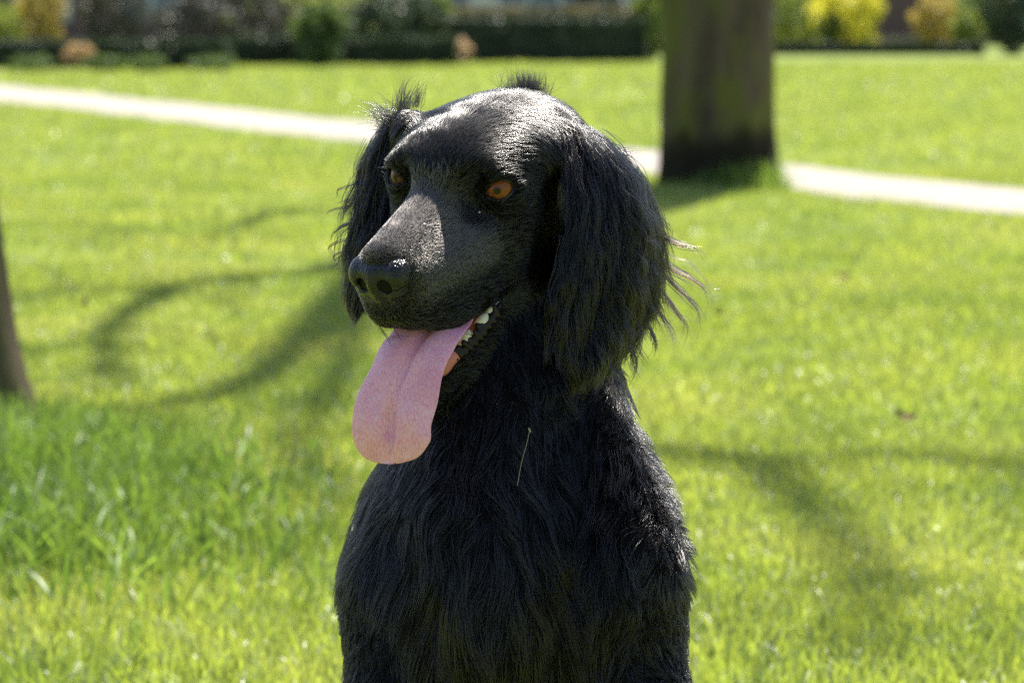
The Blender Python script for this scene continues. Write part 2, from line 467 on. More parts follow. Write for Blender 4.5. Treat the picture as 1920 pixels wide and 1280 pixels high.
lt = empty('park_tree', tuple(LT)); tag(lt, 'leaning brown trunk cut off by the left edge of the picture', 'tree')
zt = np.concatenate((np.linspace(-0.1, 1.0, 20), np.linspace(1.3, 4.6, 10)))
rr = 0.150 * (1 + 0.26 * np.exp(-np.maximum(zt, 0) / 0.11)) * (1 - 0.05 * np.maximum(zt, 0))
tp = np.stack((-0.085 * zt, 0.0 * zt, zt), 1)
v_, f_ = tube(tp, rr, 40, 0.03, 9, 2)
mesh_obj('trunk', v_, f_, M_bark2, lt)
f0 = LT + np.array((-0.38, 0, 4.4)); st2 = []
for e in ((-1.6, 0.5, 6.6), (-0.9, 1.6, 7.2), (-2.6, -0.4, 6.2), (-0.4, 0.9, 7.6)):
    P = limb([f0, f0 * 0.5 + (LT + np.array(e)) * 0.5 + np.array((0, 0, 0.4)), LT + np.array(e)], 0.08, 0.02, lt, LT, M_bark2)
    st2 += [(P[i] - LT, (P[i] - P[i - 2]) / np.linalg.norm(P[i] - P[i - 2])) for i in (8, 12, 15)]
tv_, tf2 = twigs(st2, 3, 0.9, 0.010, rs_)
mesh_obj('crown', tv_, tf2, M_bark2, lt)['kind'] = 'stuff'

# ------------------------------------------------------------------ gardens beyond the lawn
def leaf_cloud(c, r, n, size, shape='ell', rs=rs_, flat_top=False):
    """n leaf quads spread through an uneven volume"""
    c = np.asarray(c, float); r = np.asarray(r, float)
    if shape == 'ell':
        d = rs.normal(size=(n, 3)); d /= np.linalg.norm(d, axis=1, keepdims=True)
        lump = 1 + 0.16 * np.sin(d[:, 0] * 7 + d[:, 2] * 5 + c[0]) + 0.12 * np.sin(d[:, 1] * 9 - d[:, 2] * 8 + c[1]) + 0.08 * np.sin(d[:, 0] * 17 + c[0] * 3)
        rad = rs.uniform(0.45, 1.0, n) ** 0.5 * lump
        P = c + d * r * rad[:, None]
    else:
        P = c + rs.uniform(-1, 1, (n, 3)) * r
        k = rs.integers(0, 3, n)                                  # mostly on the skin of the block
        ax = np.where(k == 0, 1, np.where(k == 1, 2, 0)); sg = np.where(rs.random(n) < 0.5, -1, 1)
        P[np.arange(n), ax] = c[ax] + sg * r[ax] * rs.uniform(0.93, 1.03, n)
    P[:, 2] = np.maximum(P[:, 2], 0.02)
    a = rs.normal(size=(n, 3)); a /= np.linalg.norm(a, axis=1, keepdims=True); b = np.cross(a, rs.normal(size=(n, 3))); b /= np.linalg.norm(b, axis=1, keepdims=True) + 1e-9
    s = (size * rs.uniform(0.6, 1.3, n))[:, None]
    V_ = np.stack((P - a * s, P + b * s * 0.45, P + a * s, P - b * s * 0.45), 1).reshape(-1, 3)
    return V_, np.arange(4 * n).reshape(n, 4)
def LM(name, a, b, tr=0.4): return leaf_mat(name, [(0.35, a), (0.65, b)], 1.2, tr, 0.05, 0.4)
M_dkhedge = LM('dark_hedge_leaf', (0.020, 0.036, 0.018), (0.034, 0.055, 0.025), 0.25)
M_con = LM('conifer_leaf', (0.022, 0.042, 0.018), (0.045, 0.075, 0.025), 0.25)
M_mid = LM('green_leaf', (0.060, 0.105, 0.030), (0.11, 0.16, 0.045))
M_lime = LM('lime_leaf', (0.16, 0.22, 0.03), (0.27, 0.30, 0.05))
M_yel = LM('yellow_flower', (0.42, 0.42, 0.03), (0.62, 0.58, 0.05))
M_grey = LM('bare_grey_shrub', (0.030, 0.033, 0.028), (0.06, 0.06, 0.05), 0.2)
M_tan = LM('dry_tan_stem', (0.34, 0.24, 0.15), (0.46, 0.33, 0.22))
M_och = LM('ochre_leaf', (0.30, 0.24, 0.05), (0.42, 0.32, 0.07))
M_beige = LM('olive_beige_leaf', (0.10, 0.095, 0.055), (0.19, 0.165, 0.095), 0.3)
M_stem = mat('shrub_stem', (0.07, 0.055, 0.04), 0.9)
def Zof(v): return CAM_H * FPX / (v - HOR)
def shrub(name, label, u, v_top, v_base, half_w_px, mt, cat='bush', n=2600, size=0.07, Z=None, depth=None, group=None, extra=None):
    """a rounded plant standing where the photograph shows its foot, with its real height and width"""
    Z = Z or Zof(v_base)
    x = gx(u, Z); w = half_w_px / FPX * Z; top = CAM_H + (HOR - v_top) / FPX * Z
    top = max(0.25, top)
    o = empty(name, (x, Z, 0)); tag(o, label, cat, group)
    V_, F2 = leaf_cloud((0, 0, top * 0.52), (w, depth or w * 0.9, top * 0.50), n, size)
    mesh_obj('foliage', V_, F2, mt, o, smooth=False)
    if extra:
        V_, F2 = leaf_cloud((extra[1] * w, -0.3 * w, top * extra[2]), (w * extra[3], w * 0.6, top * extra[3] * 0.6), n // 3, size)
        mesh_obj('blossom', V_, F2, extra[0], o, smooth=False)
    for k in range(4):
        a = rs_.uniform(0, 6.28); e = np.array((math.cos(a) * w * 0.5, math.sin(a) * w * 0.4, top * 0.7))
        sv, sf = tube([np.array((0, 0, -0.03)) + e * np.array((0.1, 0.1, 0)), e * 0.5 + np.array((0, 0, 0.1 * top)), e], [0.03, 0.02, 0.008], 6)
        mesh_obj('stem', sv, sf, M_stem, o)
    return o
def hedge(label, u0, u1, v_top, v_base, depth, mt, n, size=0.06, Z=None, top=None):
    Z = Z or Zof(v_base)
    x0, x1 = gx(u0, Z), gx(u1, Z); top = top or CAM_H + (HOR - v_top) / FPX * Z
    o = empty('garden_hedge', ((x0 + x1) / 2, Z + depth / 2, 0)); tag(o, label, 'hedge')
    hx = (x1 - x0) / 2
    V_, F2 = leaf_cloud((0, 0, top / 2), (hx, depth / 2, top / 2), n, size, 'box')
    mesh_obj('foliage', V_, F2, mt, o, smooth=False)
    nx = max(4, int(hx * 2 / 0.25)); vs, fs = [], []                # woody inner mass, uneven
    for i in range(nx + 1):
        xx = -hx * 0.985 + 2 * hx * 0.985 * i / nx; j = 0.02 * math.sin(i * 1.7) + 0.015 * math.sin(i * 4.1)
        for (yy, zz) in ((-1, 0), (-1, 1), (1, 1), (1, 0)):
            vs.append((xx, yy * (depth / 2 - 0.05 + j), zz * (top - 0.05 + j)))
    for i in range(nx):
        for k in range(3): fs.append((4 * i + k, 4 * i + k + 1, 4 * i + 5 + k, 4 * i + 4 + k))
    fs += [(0, 1, 2, 3), (4 * nx + 3, 4 * nx + 2, 4 * nx + 1, 4 * nx)]
    mesh_obj('branches', vs, fs, mt, o, smooth=False)
    return o
hedge('tall clipped dark green hedge right behind the dog', 846, 1206, 36, 116, 1.0, M_dkhedge, 9000, Z=57.0)
hedge('low dark hedge along the left end of the lawn', -120, 420, 78, 131, 0.9, M_dkhedge, 9000, Z=49.0)
hedge('low dark hedge left of the tan dry plant', 420, 848, 70, 124, 0.9, M_dkhedge, 8000, Z=53.0)
hedge('olive beige border plants just above the tall clipped hedge', 858, 1215, 15, 100, 0.8, M_beige, 5000, Z=62.0)
hedge('very low dark hedge on the right behind the big trunk', 1440, 1835, 83, 98, 0.7, M_dkhedge, 7000, Z=70.0, top=0.27)
shrub('garden_shrub', 'wide dark grey leafless shrub at the top left of the dog', 420, -20, 95, 130, M_grey, n=5200, Z=58)
shrub('conifer', 'dark rounded evergreen beside the tall clipped hedge', 738, -10, 116, 98, M_con, 'conifer', 5200, Z=58)
shrub('garden_shrub', 'upright mid green shrub growing through the low hedge', 598, 10, 119, 46, M_mid, n=2600, Z=51.5)
shrub('garden_shrub', 'lime green shrub with orange tint above the low hedge', 490, -30, 80, 62, M_lime, n=3000, Z=63, extra=(M_och, 0.1, 0.35, 0.5))
shrub('garden_shrub', 'pale yellow green shrub against the evergreen', 640, -40, 70, 60, M_lime, n=2400, Z=68)
shrub('garden_shrub', 'small lime bush between evergreen and clipped hedge', 822, -10, 90, 26, M_lime, n=1400, Z=60.5)
shrub('garden_shrub', 'ochre yellow shrub near the top left corner', 82, -40, 78, 42, M_och, n=2200, Z=72)
shrub('garden_shrub', 'lime green bush in the top left corner', 20, 10, 75, 55, M_lime, n=2200, Z=78)
shrub('garden_shrub', 'dark bare bush above the left low hedge', 215, -30, 70, 60, M_grey, n=2600, Z=74)
shrub('dry_plant', 'wide clump of dry tan stems before the hedges', 845, 74, 121, 36, M_tan, 'plant', 1500, 0.05, Z=54.5)
shrub('dry_plant', 'smaller low clump of dry tan stems left of its neighbour', 790, 90, 121, 26, M_tan, 'plant', 900, 0.05, Z=54.0)
shrub('dry_plant', 'greyish dry clump in front of the left low hedge', 150, 84, 131, 26, M_tan, 'plant', 900, 0.045, Z=48.2)
shrub('garden_shrub', 'pale lime bush just right of the big trunk', 1478, -40, 84, 62, M_lime, n=3000, Z=76)
shrub('flowering_shrub', 'bright yellow flowering bush right of the big trunk', 1580, -30, 84, 64, M_yel, n=3600, Z=74, extra=(M_mid, -0.45, 0.35, 0.35))
shrub('garden_shrub', 'olive yellow bush in front of the dark house wall', 1745, -6, 80, 40, M_och, n=2000, Z=78)
shrub('garden_shrub', 'round pale green bush beside the right evergreen', 1805, 20, 84, 26, M_lime, n=1500, Z=75)
shrub('garden_shrub', 'tall pale green shrub above the right evergreen', 1830, -60, 70, 50, M_lime, n=2400, Z=84)
shrub('conifer', 'dark green evergreen at the top right corner', 1895, -60, 92, 66, M_con, 'conifer', 4200, Z=70)
shrub('garden_shrub', 'pale bush peeking out left of the big trunk', 1222, -30, 100, 34, M_lime, n=1800, Z=62)
shrub('garden_shrub', 'thin grey green bush above the tall hedge', 1110, -30, 70, 50, M_grey, n=2000, Z=69)
for k_, (u_, v_, s_) in enumerate(((195, 122, 36), (275, 119, 34), (400, 121, 40), (60, 128, 40))):
    shrub('grass_tussock', ['low green tussock right of the grey dry clump', 'round green tussock second from the grey dry clump', 'green tussock under the leafless grey shrub', 'pale tussock at the left end of the low hedge'][k_], u_, v_, 134, s_, M_mid, 'grass tuft', 500, 0.05, Z=47.0, group='tussocks along the low hedge')

# houses behind the gardens
M_brick = mat('house_brick', (0.16, 0.10, 0.085), 0.9)
M_wallw = mat('house_plaster', (0.62, 0.60, 0.56), 0.85)
M_slate = mat('roof_tile', (0.10, 0.07, 0.065), 0.8)
M_glass = mat('window_glass', (0.10, 0.16, 0.22), 0.05, 0.8, Metallic=0.0)
M_frame = mat('window_frame', (0.75, 0.75, 0.73), 0.5)
M_door = mat('painted_door', (0.05, 0.12, 0.22), 0.45)
for m_ in (M_brick, M_wallw):
    c0 = tuple(bsdf(m_).inputs['Base Color'].default_value)[:3]
    cr, _n = noise_color(m_, [(0.3, tuple(c * 0.8 for c in c0)), (0.7, tuple(min(1, c * 1.15) for c in c0))], 3.0, 6.0)
    lk(m_, cr.outputs['Color'], bsdf(m_).inputs['Base Color'])
def box(x0, x1, y0, y1, z0, z1):
    v = [(x, y, z) for x in (x0, x1) for y in (y0, y1) for z in (z0, z1)]
    f = [(0, 1, 3, 2), (4, 6, 7, 5), (0, 4, 5, 1), (2, 3, 7, 6), (0, 2, 6, 4), (1, 5, 7, 3)]
    return v, f
def house(label, x, y, w, d, h, mt, wins, door):
    o = empty('house', (x, y, 0)); tag(o, label, 'house')
    v, f = box(-w / 2, w / 2, 0, d, 0, h); mesh_obj('wall', v, f, mt, o, smooth=False)
    rv = [(-w / 2 - 0.3, -0.4, h - 0.05), (w / 2 + 0.3, -0.4, h - 0.05), (w / 2 + 0.3, d + 0.4, h - 0.05), (-w / 2 - 0.3, d + 0.4, h - 0.05), (-w / 2 - 0.3, d / 2, h + 2.8), (w / 2 + 0.3, d / 2, h + 2.8)]
    ro = mesh_obj('roof', rv, [(0, 1, 5, 4), (2, 3, 4, 5), (0, 4, 3), (1, 2, 5), (0, 3, 2, 1)], M_slate, o, smooth=False)
    v, f = box(w * 0.25, w * 0.25 + 0.6, d / 2 - 0.3, d / 2 + 0.3, h + 2.0, h + 3.6); mesh_obj('chimney', v, f, mt, ro, smooth=False)
    for (a, b, z0, z1) in wins:
        v, f = box(a, b, -0.06, -0.002, z0, z1); wo = mesh_obj('window', v, f, M_frame, o, smooth=False)
        mid = (a + b) / 2
        for (p0, p1) in ((a + 0.08, mid - 0.04), (mid + 0.04, b - 0.08)):
            v, f = box(p0, p1, -0.075, -0.063, z0 + 0.08, z1 - 0.08); mesh_obj('pane', v, f, M_glass, wo, smooth=False)
    a = door; v, f = box(a, a + 1.0, -0.07, -0.002, 0.0, 2.1); do = mesh_obj('door', v, f, M_door, o, smooth=False)
    v, f = box(a + 0.82, a + 0.9, -0.12, -0.073, 1.0, 1.06); mesh_obj('handle', v, f, M_frame, do, smooth=False)
    return o
house('white plastered house behind the tall clipped hedge', gx(985, 92), 92, 9.0, 7.0, 5.2, M_wallw, [(-3.6, -1.6, 0.7, 2.2), (-0.9, 1.1, 0.7, 2.2), (2.2, 3.9, 0.8, 2.2), (-3.4, -1.6, 3.4, 4.7), (-0.6, 0.9, 3.4, 4.7), (2.0, 3.6, 3.4, 4.7)], 1.15)
house('dark brick house behind the yellow flowering bush', gx(1690, 98), 98, 10.0, 7.0, 5.2, M_brick, [(1.4, 3.2, 0.8, 2.3), (-4.2, -2.4, 0.8, 2.3), (-3.8, -2.0, 3.4, 4.7), (1.2, 3.2, 3.4, 4.7)], 3.6)
house('brick house behind the leafless grey shrub', gx(300, 96), 96, 11.0, 7.0, 5.2, M_brick, [(-4.6, -2.8, 0.8, 2.3), (-1.2, 0.8, 0.8, 2.3), (-4.2, -2.4, 3.4, 4.7), (2.4, 4.2, 3.4, 4.7)], 2.4)
# low stone wall in the right-hand garden
M_stone = mat('garden_stone', (0.24, 0.21, 0.17), 0.9)
gw = empty('garden_wall', (gx(1735, 82), 82.0, 0)); tag(gw, 'low beige stone wall between the yellow bush and the right evergreen', 'wall')
for r in range(3):
    for k in range(9):
        wv, wf = box(-1.45 + k * 0.33 + (0.16 if r % 2 else 0), -1.45 + k * 0.33 + (0.16 if r % 2 else 0) + 0.315, -0.14 - 0.01 * ((k * 7 + r * 3) % 3), 0.14, 0.13 * r - 0.02, 0.13 * r + 0.105 - 0.005 * ((k + r) % 3))
        mesh_obj('stone', wv, wf, M_stone, gw, smooth=False)

# fallen leaves on the lawn
M_dead = mat('dead_leaf', (0.11, 0.045, 0.018), 0.75)
for (u_, v_, lab) in ((172, 602, 'dead brown leaf lying by the branching shadow on the left lawn'), (136, 1058, 'dead brown leaf lying in the long grass at lower left'), (1692, 826, 'dead brown leaf lying on the right lawn level with the shoulder'), (1572, 548, 'dead brown leaf lying on the right lawn level with the ear tips'), (1362, 622, 'small dead leaf on the lawn right of the long near ear')):
    g = ground_pt(u_, v_); vs = []
    for t, w in ((-1, 0.05), (-0.5, 0.7), (0, 1), (0.5, 0.75), (1, 0.05)):
        for s in (-1, 0, 1): vs.append((t * 0.022, s * w * 0.012, 0.045 + 0.008 * abs(s) + 0.012 * t * t))
    o = mesh_obj('fallen_leaf', vs, [(3 * i + j, 3 * i + j + 1, 3 * i + j + 4, 3 * i + j + 3) for i in range(4) for j in range(2)], M_dead)
    o.location = g; o.rotation_euler = (0.3, 0.2, u_ * 0.1); tag(o, lab, 'leaf')

# ------------------------------------------------------------------ the dog
# Dog space: millimetre-like units of 0.4 mm, axes X right, Y up, W towards the viewer, origin 2.24 m ahead of the camera
K = 0.0004
def q(u, v, W=0.0):
    s = 1 - W / FPX
    return np.array(((u - 960) * s, (640 - v) * s, W))
def to_world(P):
    P = np.asarray(P, float)
    return CAMP + K * (P[..., 0:1] * R_ + P[..., 1:2] * U_ + (FPX - P[..., 2:3]) * F_)
DOWN = np.array((0, -math.cos(PITCH), -math.sin(PITCH)))      # world down in dog space
GROUND = lambda P: (to_world(P)[..., 2]) / K                    # height above ground in units

PSI, PHI, ROLL = math.radians(36), math.radians(30), math.radians(6)
hl = np.array((math.cos(PSI), 0, math.sin(PSI)))
hf = np.array((-math.sin(PSI) * math.cos(PHI), -math.sin(PHI), math.cos(PSI) * math.cos(PHI)))
hu = np.cross(hl, hf); hu = hu if hu[1] > 0 else -hu
hl, hu = math.cos(ROLL) * hl - math.sin(ROLL) * hu, math.cos(ROLL) * hu + math.sin(ROLL) * hl
HM = np.stack((hl, hf, hu), 1)
HS = q(830, 342, 0)
def H(x, y, z): return HS + HM @ np.array((x, y, z), float)
def HV(x, y, z): return HM @ np.array((x, y, z), float)

EYE = {+1: (108, -28, -19), -1: (-100, -30, -6)}
EYE_R = 33.0

def rotm(axis, deg):
    return np.array(Matrix.Rotation(math.radians(deg), 3, Vector(axis)))

body = SDF((-420, -1420, -1150), (480, 520, 420), 5.0)
# --- trunk and limbs
body.limb([q(985, 330, -210), q(990, 520, -210), q(975, 740, -200), q(955, 920, -220)], [135, 155, 195, 245], k=40)       # neck
body.limb([q(930, 560, -165), q(905, 760, -130), q(890, 960, -75)], [70, 100, 145], k=60)                                # throat
body.limb([q(846, 780, -90), q(848, 860, -35), q(862, 960, 0)], [34, 44, 58], k=18)                                       # neck cords
body.limb([q(950, 690, -90), q(958, 790, -22), q(935, 950, 5)], [34, 46, 60], k=18)
body.limb([q(1080, 730, -150), q(1122, 880, -95), q(1165, 1030, -50), q(1170, 1110, -60)], [58, 84, 104, 100], k=50)
body.ell(q(945, 1090, -190), (270, 330, 245), k=60)                                                                        # chest
body.ell(q(905, 1120, 0), (125, 220, 95), k=60)                                                                            # breastbone
body.ell(q(1140, 985, -230), (112, 190, 160), rotm((0, 0, 1), 14), k=60)                                                   # near shoulder
body.ell(q(765, 1050, -185), (105, 185, 160), rotm((0, 0, 1), -16), k=60)                                                  # far shoulder
body.limb([q(970, 1050, -260), q(1000, 1350, -480), q(1010, 1650, -640)], [270, 290, 285], k=80)                           # rib cage, loin
body.ell(q(1010, 1830, -700), (280, 230, 260), k=80)                                                                       # rump
def ground_at(u, W, h):
    # point h units above the ground, at image column u and depth W
    P = q(u, 1500, W); P = P + DOWN * (GROUND(P) - h); return P
def leg(su, sv, sW, eu, ev, eW, pu, pW, r):
    foot = ground_at(pu, pW, 38)
    elbow = q(eu, ev, eW)
    wrist = foot + (elbow - foot) * 0.22 + np.array((0, 0, -12))
    body.limb([q(su, sv, sW), elbow], [r * 1.15, r], k=75)
    body.limb([elbow, wrist, foot + np.array((0, 10, 0))], [r * 0.98, r * 0.52, r * 0.58], k=35)
    body.ell(foot + np.array((0, -4, 30)), (52, 32, 66), k=25)
    for t in (-1.5, -0.5, 0.5, 1.5):
        body.ell(foot + np.array((t * 22, -8, 78 - abs(t) * 8)), (14, 22, 26), k=10)
leg(1160, 1110, -110, 1195, 1320, -75, 1170, -40, 96)
leg(765, 1140, -110, 742, 1330, -75, 770, -40, 92)
for s, u0 in ((1, 1215), (-1, 790)):                                                                                       # haunches and hind feet
    knee = ground_at(u0 + s * 40, -330, 300); hip = ground_at(u0 - s * 40, -640, 430); hock = ground_at(u0 + s * 20, -640, 70); toe = ground_at(u0 + s * 30, -330, 36)
    body.limb([hip, knee], [185, 105], k=60)
    body.limb([knee, hock], [85, 45], k=40)
    body.limb([hock, toe], [46, 40], k=30)
    for t in (-1.5, -0.5, 0.5, 1.5):
        body.ell(toe + np.array((t * 21, -6, 40 - abs(t) * 8)), (14, 21, 26), k=10)
tl = [ground_at(1000, -860, 150), ground_at(1080, -980, 70), ground_at(1230, -1040, 45), ground_at(1330, -980, 40)]
tl[2][0] = min(tl[2][0], 380); tl[3][0] = min(tl[3][0], 420)
body.limb(tl, [75, 55, 40, 24], k=40)
body.limb([q(1062, 1080, 55), q(1078, 1180, 75), q(1092, 1320, 75)], [16, 40, 52], k=45, op='sub')                           # grooves between chest and forelegs
body.limb([q(815, 1110, 60), q(812, 1200, 75), q(818, 1330, 75)], [12, 30, 42], k=40, op='sub')
body.blur(5)
# --- head
body.ell(H(0, -120, -8), (157, 155, 90), HM, k=50)             # cranium
body.ell(H(10, -232, -42), (140, 95, 88), HM, k=50)            # occiput
body.ell(H(-14, -55, 2), (108, 80, 66), HM, k=40)                # forehead
for s in (1, -1):
    body.ell(H(s * 72, -25, 14), (48, 46, 30), HM, k=35)       # brow
    body.ell(H(s * 118, -95, -70), (42, 95, 70), HM, k=40)     # cheekbone
    body.ell(H(s * 98, -90, -165), (52, 115, 90), HM, k=60)    # jaw muscle
body.limb([H(0, -50, -58), H(0, 80, -62), H(0, 212, -68)], [82, 66, 60], k=40)                 # muzzle
for s in (1, -1):
    body.limb([H(s * 62, -40, -115), H(s * 54, 80, -115), H(s * 36, 200, -100)], [72, 60, 48], k=35)
    body.limb([H(s * 76, -20, -172), H(s * 70, 60, -186), H(s * 56, 150, -182), H(s * 28, 216, -150)], [40, 40, 40, 34], k=30)   # lips
body.ell(H(0, 205, -128), (60, 46, 46), HM, k=25)              # blunt muzzle end
# lower jaw, hanging open
for s in (1, -1):
    body.limb([H(s * 84, -90, -218), H(s * 68, 40, -268), H(s * 48, 130, -306), H(s * 18, 205, -340)], [52, 31, 29, 26], k=25)
body.limb([H(0, -110, -240), H(0, 20, -312), H(0, 150, -345)], [66, 40, 26], k=35)
# eyes: lids bulge, opening cut
LID = {}
for s in (1, -1):
    e = np.array(EYE[s], float)
    ax = HV(s * 0.50, 0.80, 0.26); ax /= np.linalg.norm(ax)
    body.ell(H(*(e + np.array((-s * 22, 50, 4)))), (24, 32, 42), HM, k=40, op='sub')                                     # inner hollow
    body.ell(H(*e), EYE_R + 6, k=22)
    up = HV(-s * 0.1, 0.0, 1); up -= ax * (up @ ax); up /= np.linalg.norm(up); sd = np.cross(up, ax)
    LID[s] = (ax, up, sd)
    body.ell(H(*e) + ax * 34 + up * 1.5, (28, 21, 46), np.stack((sd, up, ax), 1), k=4, op='sub')
body.ell(q(1058, 290, -85), (40, 42, 55), k=60)               # ear roots
body.ell(q(768, 250, -165), (26, 36, 45), k=45)
BV, BF = body.mesh()


# --- dog materials
def hair_mat(name, color, rough=0.3, radial=0.45, coat=0.0, ior=1.4):
    m = bpy.data.materials.new(name); m.use_nodes = True
    nt = m.node_tree; nt.nodes.clear()
    out = nt.nodes.new('ShaderNodeOutputMaterial'); h = nt.nodes.new('ShaderNodeBsdfHairPrincipled')
    h.model = 'CHIANG'; h.parametrization = 'COLOR'
    h.inputs['Color'].default_value = (*color, 1)
    h.inputs['Roughness'].default_value = rough; h.inputs['Radial Roughness'].default_value = radial
    h.inputs['Coat'].default_value = coat
    h.inputs['IOR'].default_value = ior
    h.inputs['Random Roughness'].default_value = 0.25
    nt.links.new(h.outputs[0], out.inputs['Surface'])
    return m
M_skin = mat('dog_skin', (0.004, 0.004, 0.0045), 0.7, 0.15)
M_under = hair_mat('black_undercoat', (0.004, 0.0037, 0.0037), 0.35, 0.5, ior=1.22)
M_fur = hair_mat('black_fur', (0.006, 0.0056, 0.0055), 0.17, 0.25, ior=1.5)
M_furlong = hair_mat('black_feathering', (0.006, 0.0055, 0.0055), 0.17, 0.26, ior=1.46)
M_muzzle = hair_mat('sunlit_muzzle_velvet', (0.034, 0.029, 0.026), 0.32, 0.5, ior=1.7)  # fur colour lightened here to brighten the sunlit patch of the muzzle
M_furbrown = hair_mat('brown_wisp_hair', (0.10, 0.052, 0.034), 0.3, 0.45)  # brown hair for the loose wisps of the near ear
M_whisker = hair_mat('whisker_hair', (0.16, 0.15, 0.14), 0.25, 0.4)

M_nose = mat('wet_nose', (0.004, 0.0042, 0.0045), 0.20, 0.3, Coat_Weight=0.3, Coat_Roughness=0.05)
tc = nd(M_nose, 'ShaderNodeTexCoord'); vo = nd(M_nose, 'ShaderNodeTexVoronoi', i_Scale=560.0); bp = nd(M_nose, 'ShaderNodeBump', i_Strength=0.8, i_Distance=0.0009)
lk(M_nose, tc.outputs['Object'], vo.inputs['Vector']); lk(M_nose, vo.outputs['Distance'], bp.inputs['Height'])
lk(M_nose, bp.outputs['Normal'], bsdf(M_nose).inputs['Normal']); lk(M_nose, bp.outputs['Normal'], bsdf(M_nose).inputs['Coat Normal'])

M_tongue = mat('tongue', (0.72, 0.36, 0.40), 0.24, 0.5, Subsurface_Weight=0.25, Subsurface_Scale=0.006)
tc = nd(M_tongue, 'ShaderNodeTexCoord')
mp = nd(M_tongue, 'ShaderNodeMapping'); mp.inputs['Scale'].default_value = (950, 950, 300)
no = nd(M_tongue, 'ShaderNodeTexNoise', i_Scale=1.0, i_Detail=3.0)
no2 = nd(M_tongue, 'ShaderNodeTexNoise', i_Scale=38.0, i_Detail=2.0)
lk(M_tongue, tc.outputs['Object'], mp.inputs['Vector']); lk(M_tongue, mp.outputs['Vector'], no.inputs['Vector']); lk(M_tongue, tc.outputs['Object'], no2.inputs['Vector'])
r1 = ramp(M_tongue, no.outputs['Fac'], [(0.34, (0.80, 0.33, 0.46)), (0.46, (0.86, 0.43, 0.57)), (0.72, (0.89, 0.51, 0.63))])
r2 = ramp(M_tongue, no2.outputs['Fac'], [(0.35, (0.92, 0.80, 0.82)), (0.65, (1.0, 1.0, 1.0))])
vt = nd(M_tongue, 'ShaderNodeTexVoronoi', feature='DISTANCE_TO_EDGE', i_Scale=1.0)
mp3 = nd(M_tongue, 'ShaderNodeMapping'); mp3.inputs['Scale'].default_value = (430, 430, 150)
wp = nd(M_tongue, 'ShaderNodeMixRGB', blend_type='ADD', i_Fac=0.004); lk(M_tongue, tc.outputs['Object'], wp.inputs[1]); lk(M_tongue, no2.outputs['Color'], wp.inputs[2])
lk(M_tongue, wp.outputs[0], mp3.inputs['Vector']); lk(M_tongue, mp3.outputs['Vector'], vt.inputs['Vector'])
r3 = ramp(M_tongue, vt.outputs['Distance'], [(0.0, (0.86, 0.66, 0.70)), (0.04, (0.96, 0.91, 0.92)), (0.12, (1, 1, 1))])
mx0 = nd(M_tongue, 'ShaderNodeMixRGB', blend_type='MULTIPLY', i_Fac=1.0); lk(M_tongue, r1.outputs['Color'], mx0.inputs[1]); lk(M_tongue, r3.outputs['Color'], mx0.inputs[2])
mx = nd(M_tongue, 'ShaderNodeMixRGB', blend_type='MULTIPLY', i_Fac=1.0)
lk(M_tongue, mx0.outputs[0], mx.inputs[1]); lk(M_tongue, r2.outputs['Color'], mx.inputs[2]); lk(M_tongue, mx.outputs[0], bsdf(M_tongue).inputs['Base Color'])
bp = nd(M_tongue, 'ShaderNodeBump', i_Strength=0.5, i_Distance=0.0008); lk(M_tongue, r3.outputs['Color'], bp.inputs['Height']); lk(M_tongue, bp.outputs['Normal'], bsdf(M_tongue).inputs['Normal'])
M_gum = mat('gum', (0.62, 0.20, 0.19), 0.25, 0.5, Subsurface_Weight=0.2, Subsurface_Scale=0.004)
M_lip = mat('wet_black_lip', (0.016, 0.009, 0.010), 0.36, 0.3)
M_tooth = mat('tooth_enamel', (0.76, 0.69, 0.62), 0.22, 0.5)
M_mouth = mat('mouth_lining', (0.10, 0.02, 0.022), 0.4, 0.5)
M_nostril = mat('nostril_lining', (0.012, 0.006, 0.006), 0.5)
M_dry = mat('dry_stalk', (0.36, 0.29, 0.18), 0.7)
M_tear = mat('tear_bead', (0.75, 0.74, 0.70), 0.15)
M_sheath = mat('wet_lid', (0.006, 0.006, 0.007), 0.18, 0.6)

ROOT = to_world(ground_at(975, -330, 0.0))
ROOT[2] = 0.0
dog = empty('dog', tuple(ROOT))
tag(dog, 'black long-eared setter-type dog sitting on the lawn with its tongue hanging out', 'dog')
def tw(P): return to_world(P) - ROOT
body_o = mesh_obj('body', tw(BV), BF, M_skin, dog)

# --- nose
nose = SDF((-90, 180, -150), (90, 320, 20), 1.8)
nose.ell((0, 236, -66), (60, 42, 40), k=6)
nose.ell((0, 230, -46), (57, 44, 20), k=12)
for s in (1, -1):
    nose.ell((s * 44, 242, -62), (23, 32, 32), k=12)
    nose.ell((s * 32, 246, -90), (26, 24, 18), k=14)
nose.ell((0, 260, -72), (14, 24, 34), k=12)
nose.ell((0, 250, -104), (18, 20, 20), k=16)
for s in (1, -1):
    nose.ell((s * 27, 284, -73), (14.5, 36, 16), k=7, op='sub')
    nose.limb([(s * 30, 284, -82), (s * 48, 270, -86), (s * 64, 250, -80)], [7.5, 5, 3.5], k=6, op='sub')
nose.limb([(0, 290, -62), (0, 288, -90), (0, 274, -126)], [1.6, 2.4, 2.4], k=4, op='sub')
nv, nf = nose.mesh()
nv = (nv - np.array((0, 225, -72))) * np.array((0.95, 0.97, 0.93)) + np.array((0, 225, -72))
nose_o = mesh_obj('nose', tw(HS + nv @ HM.T), nf, M_nose, dog)
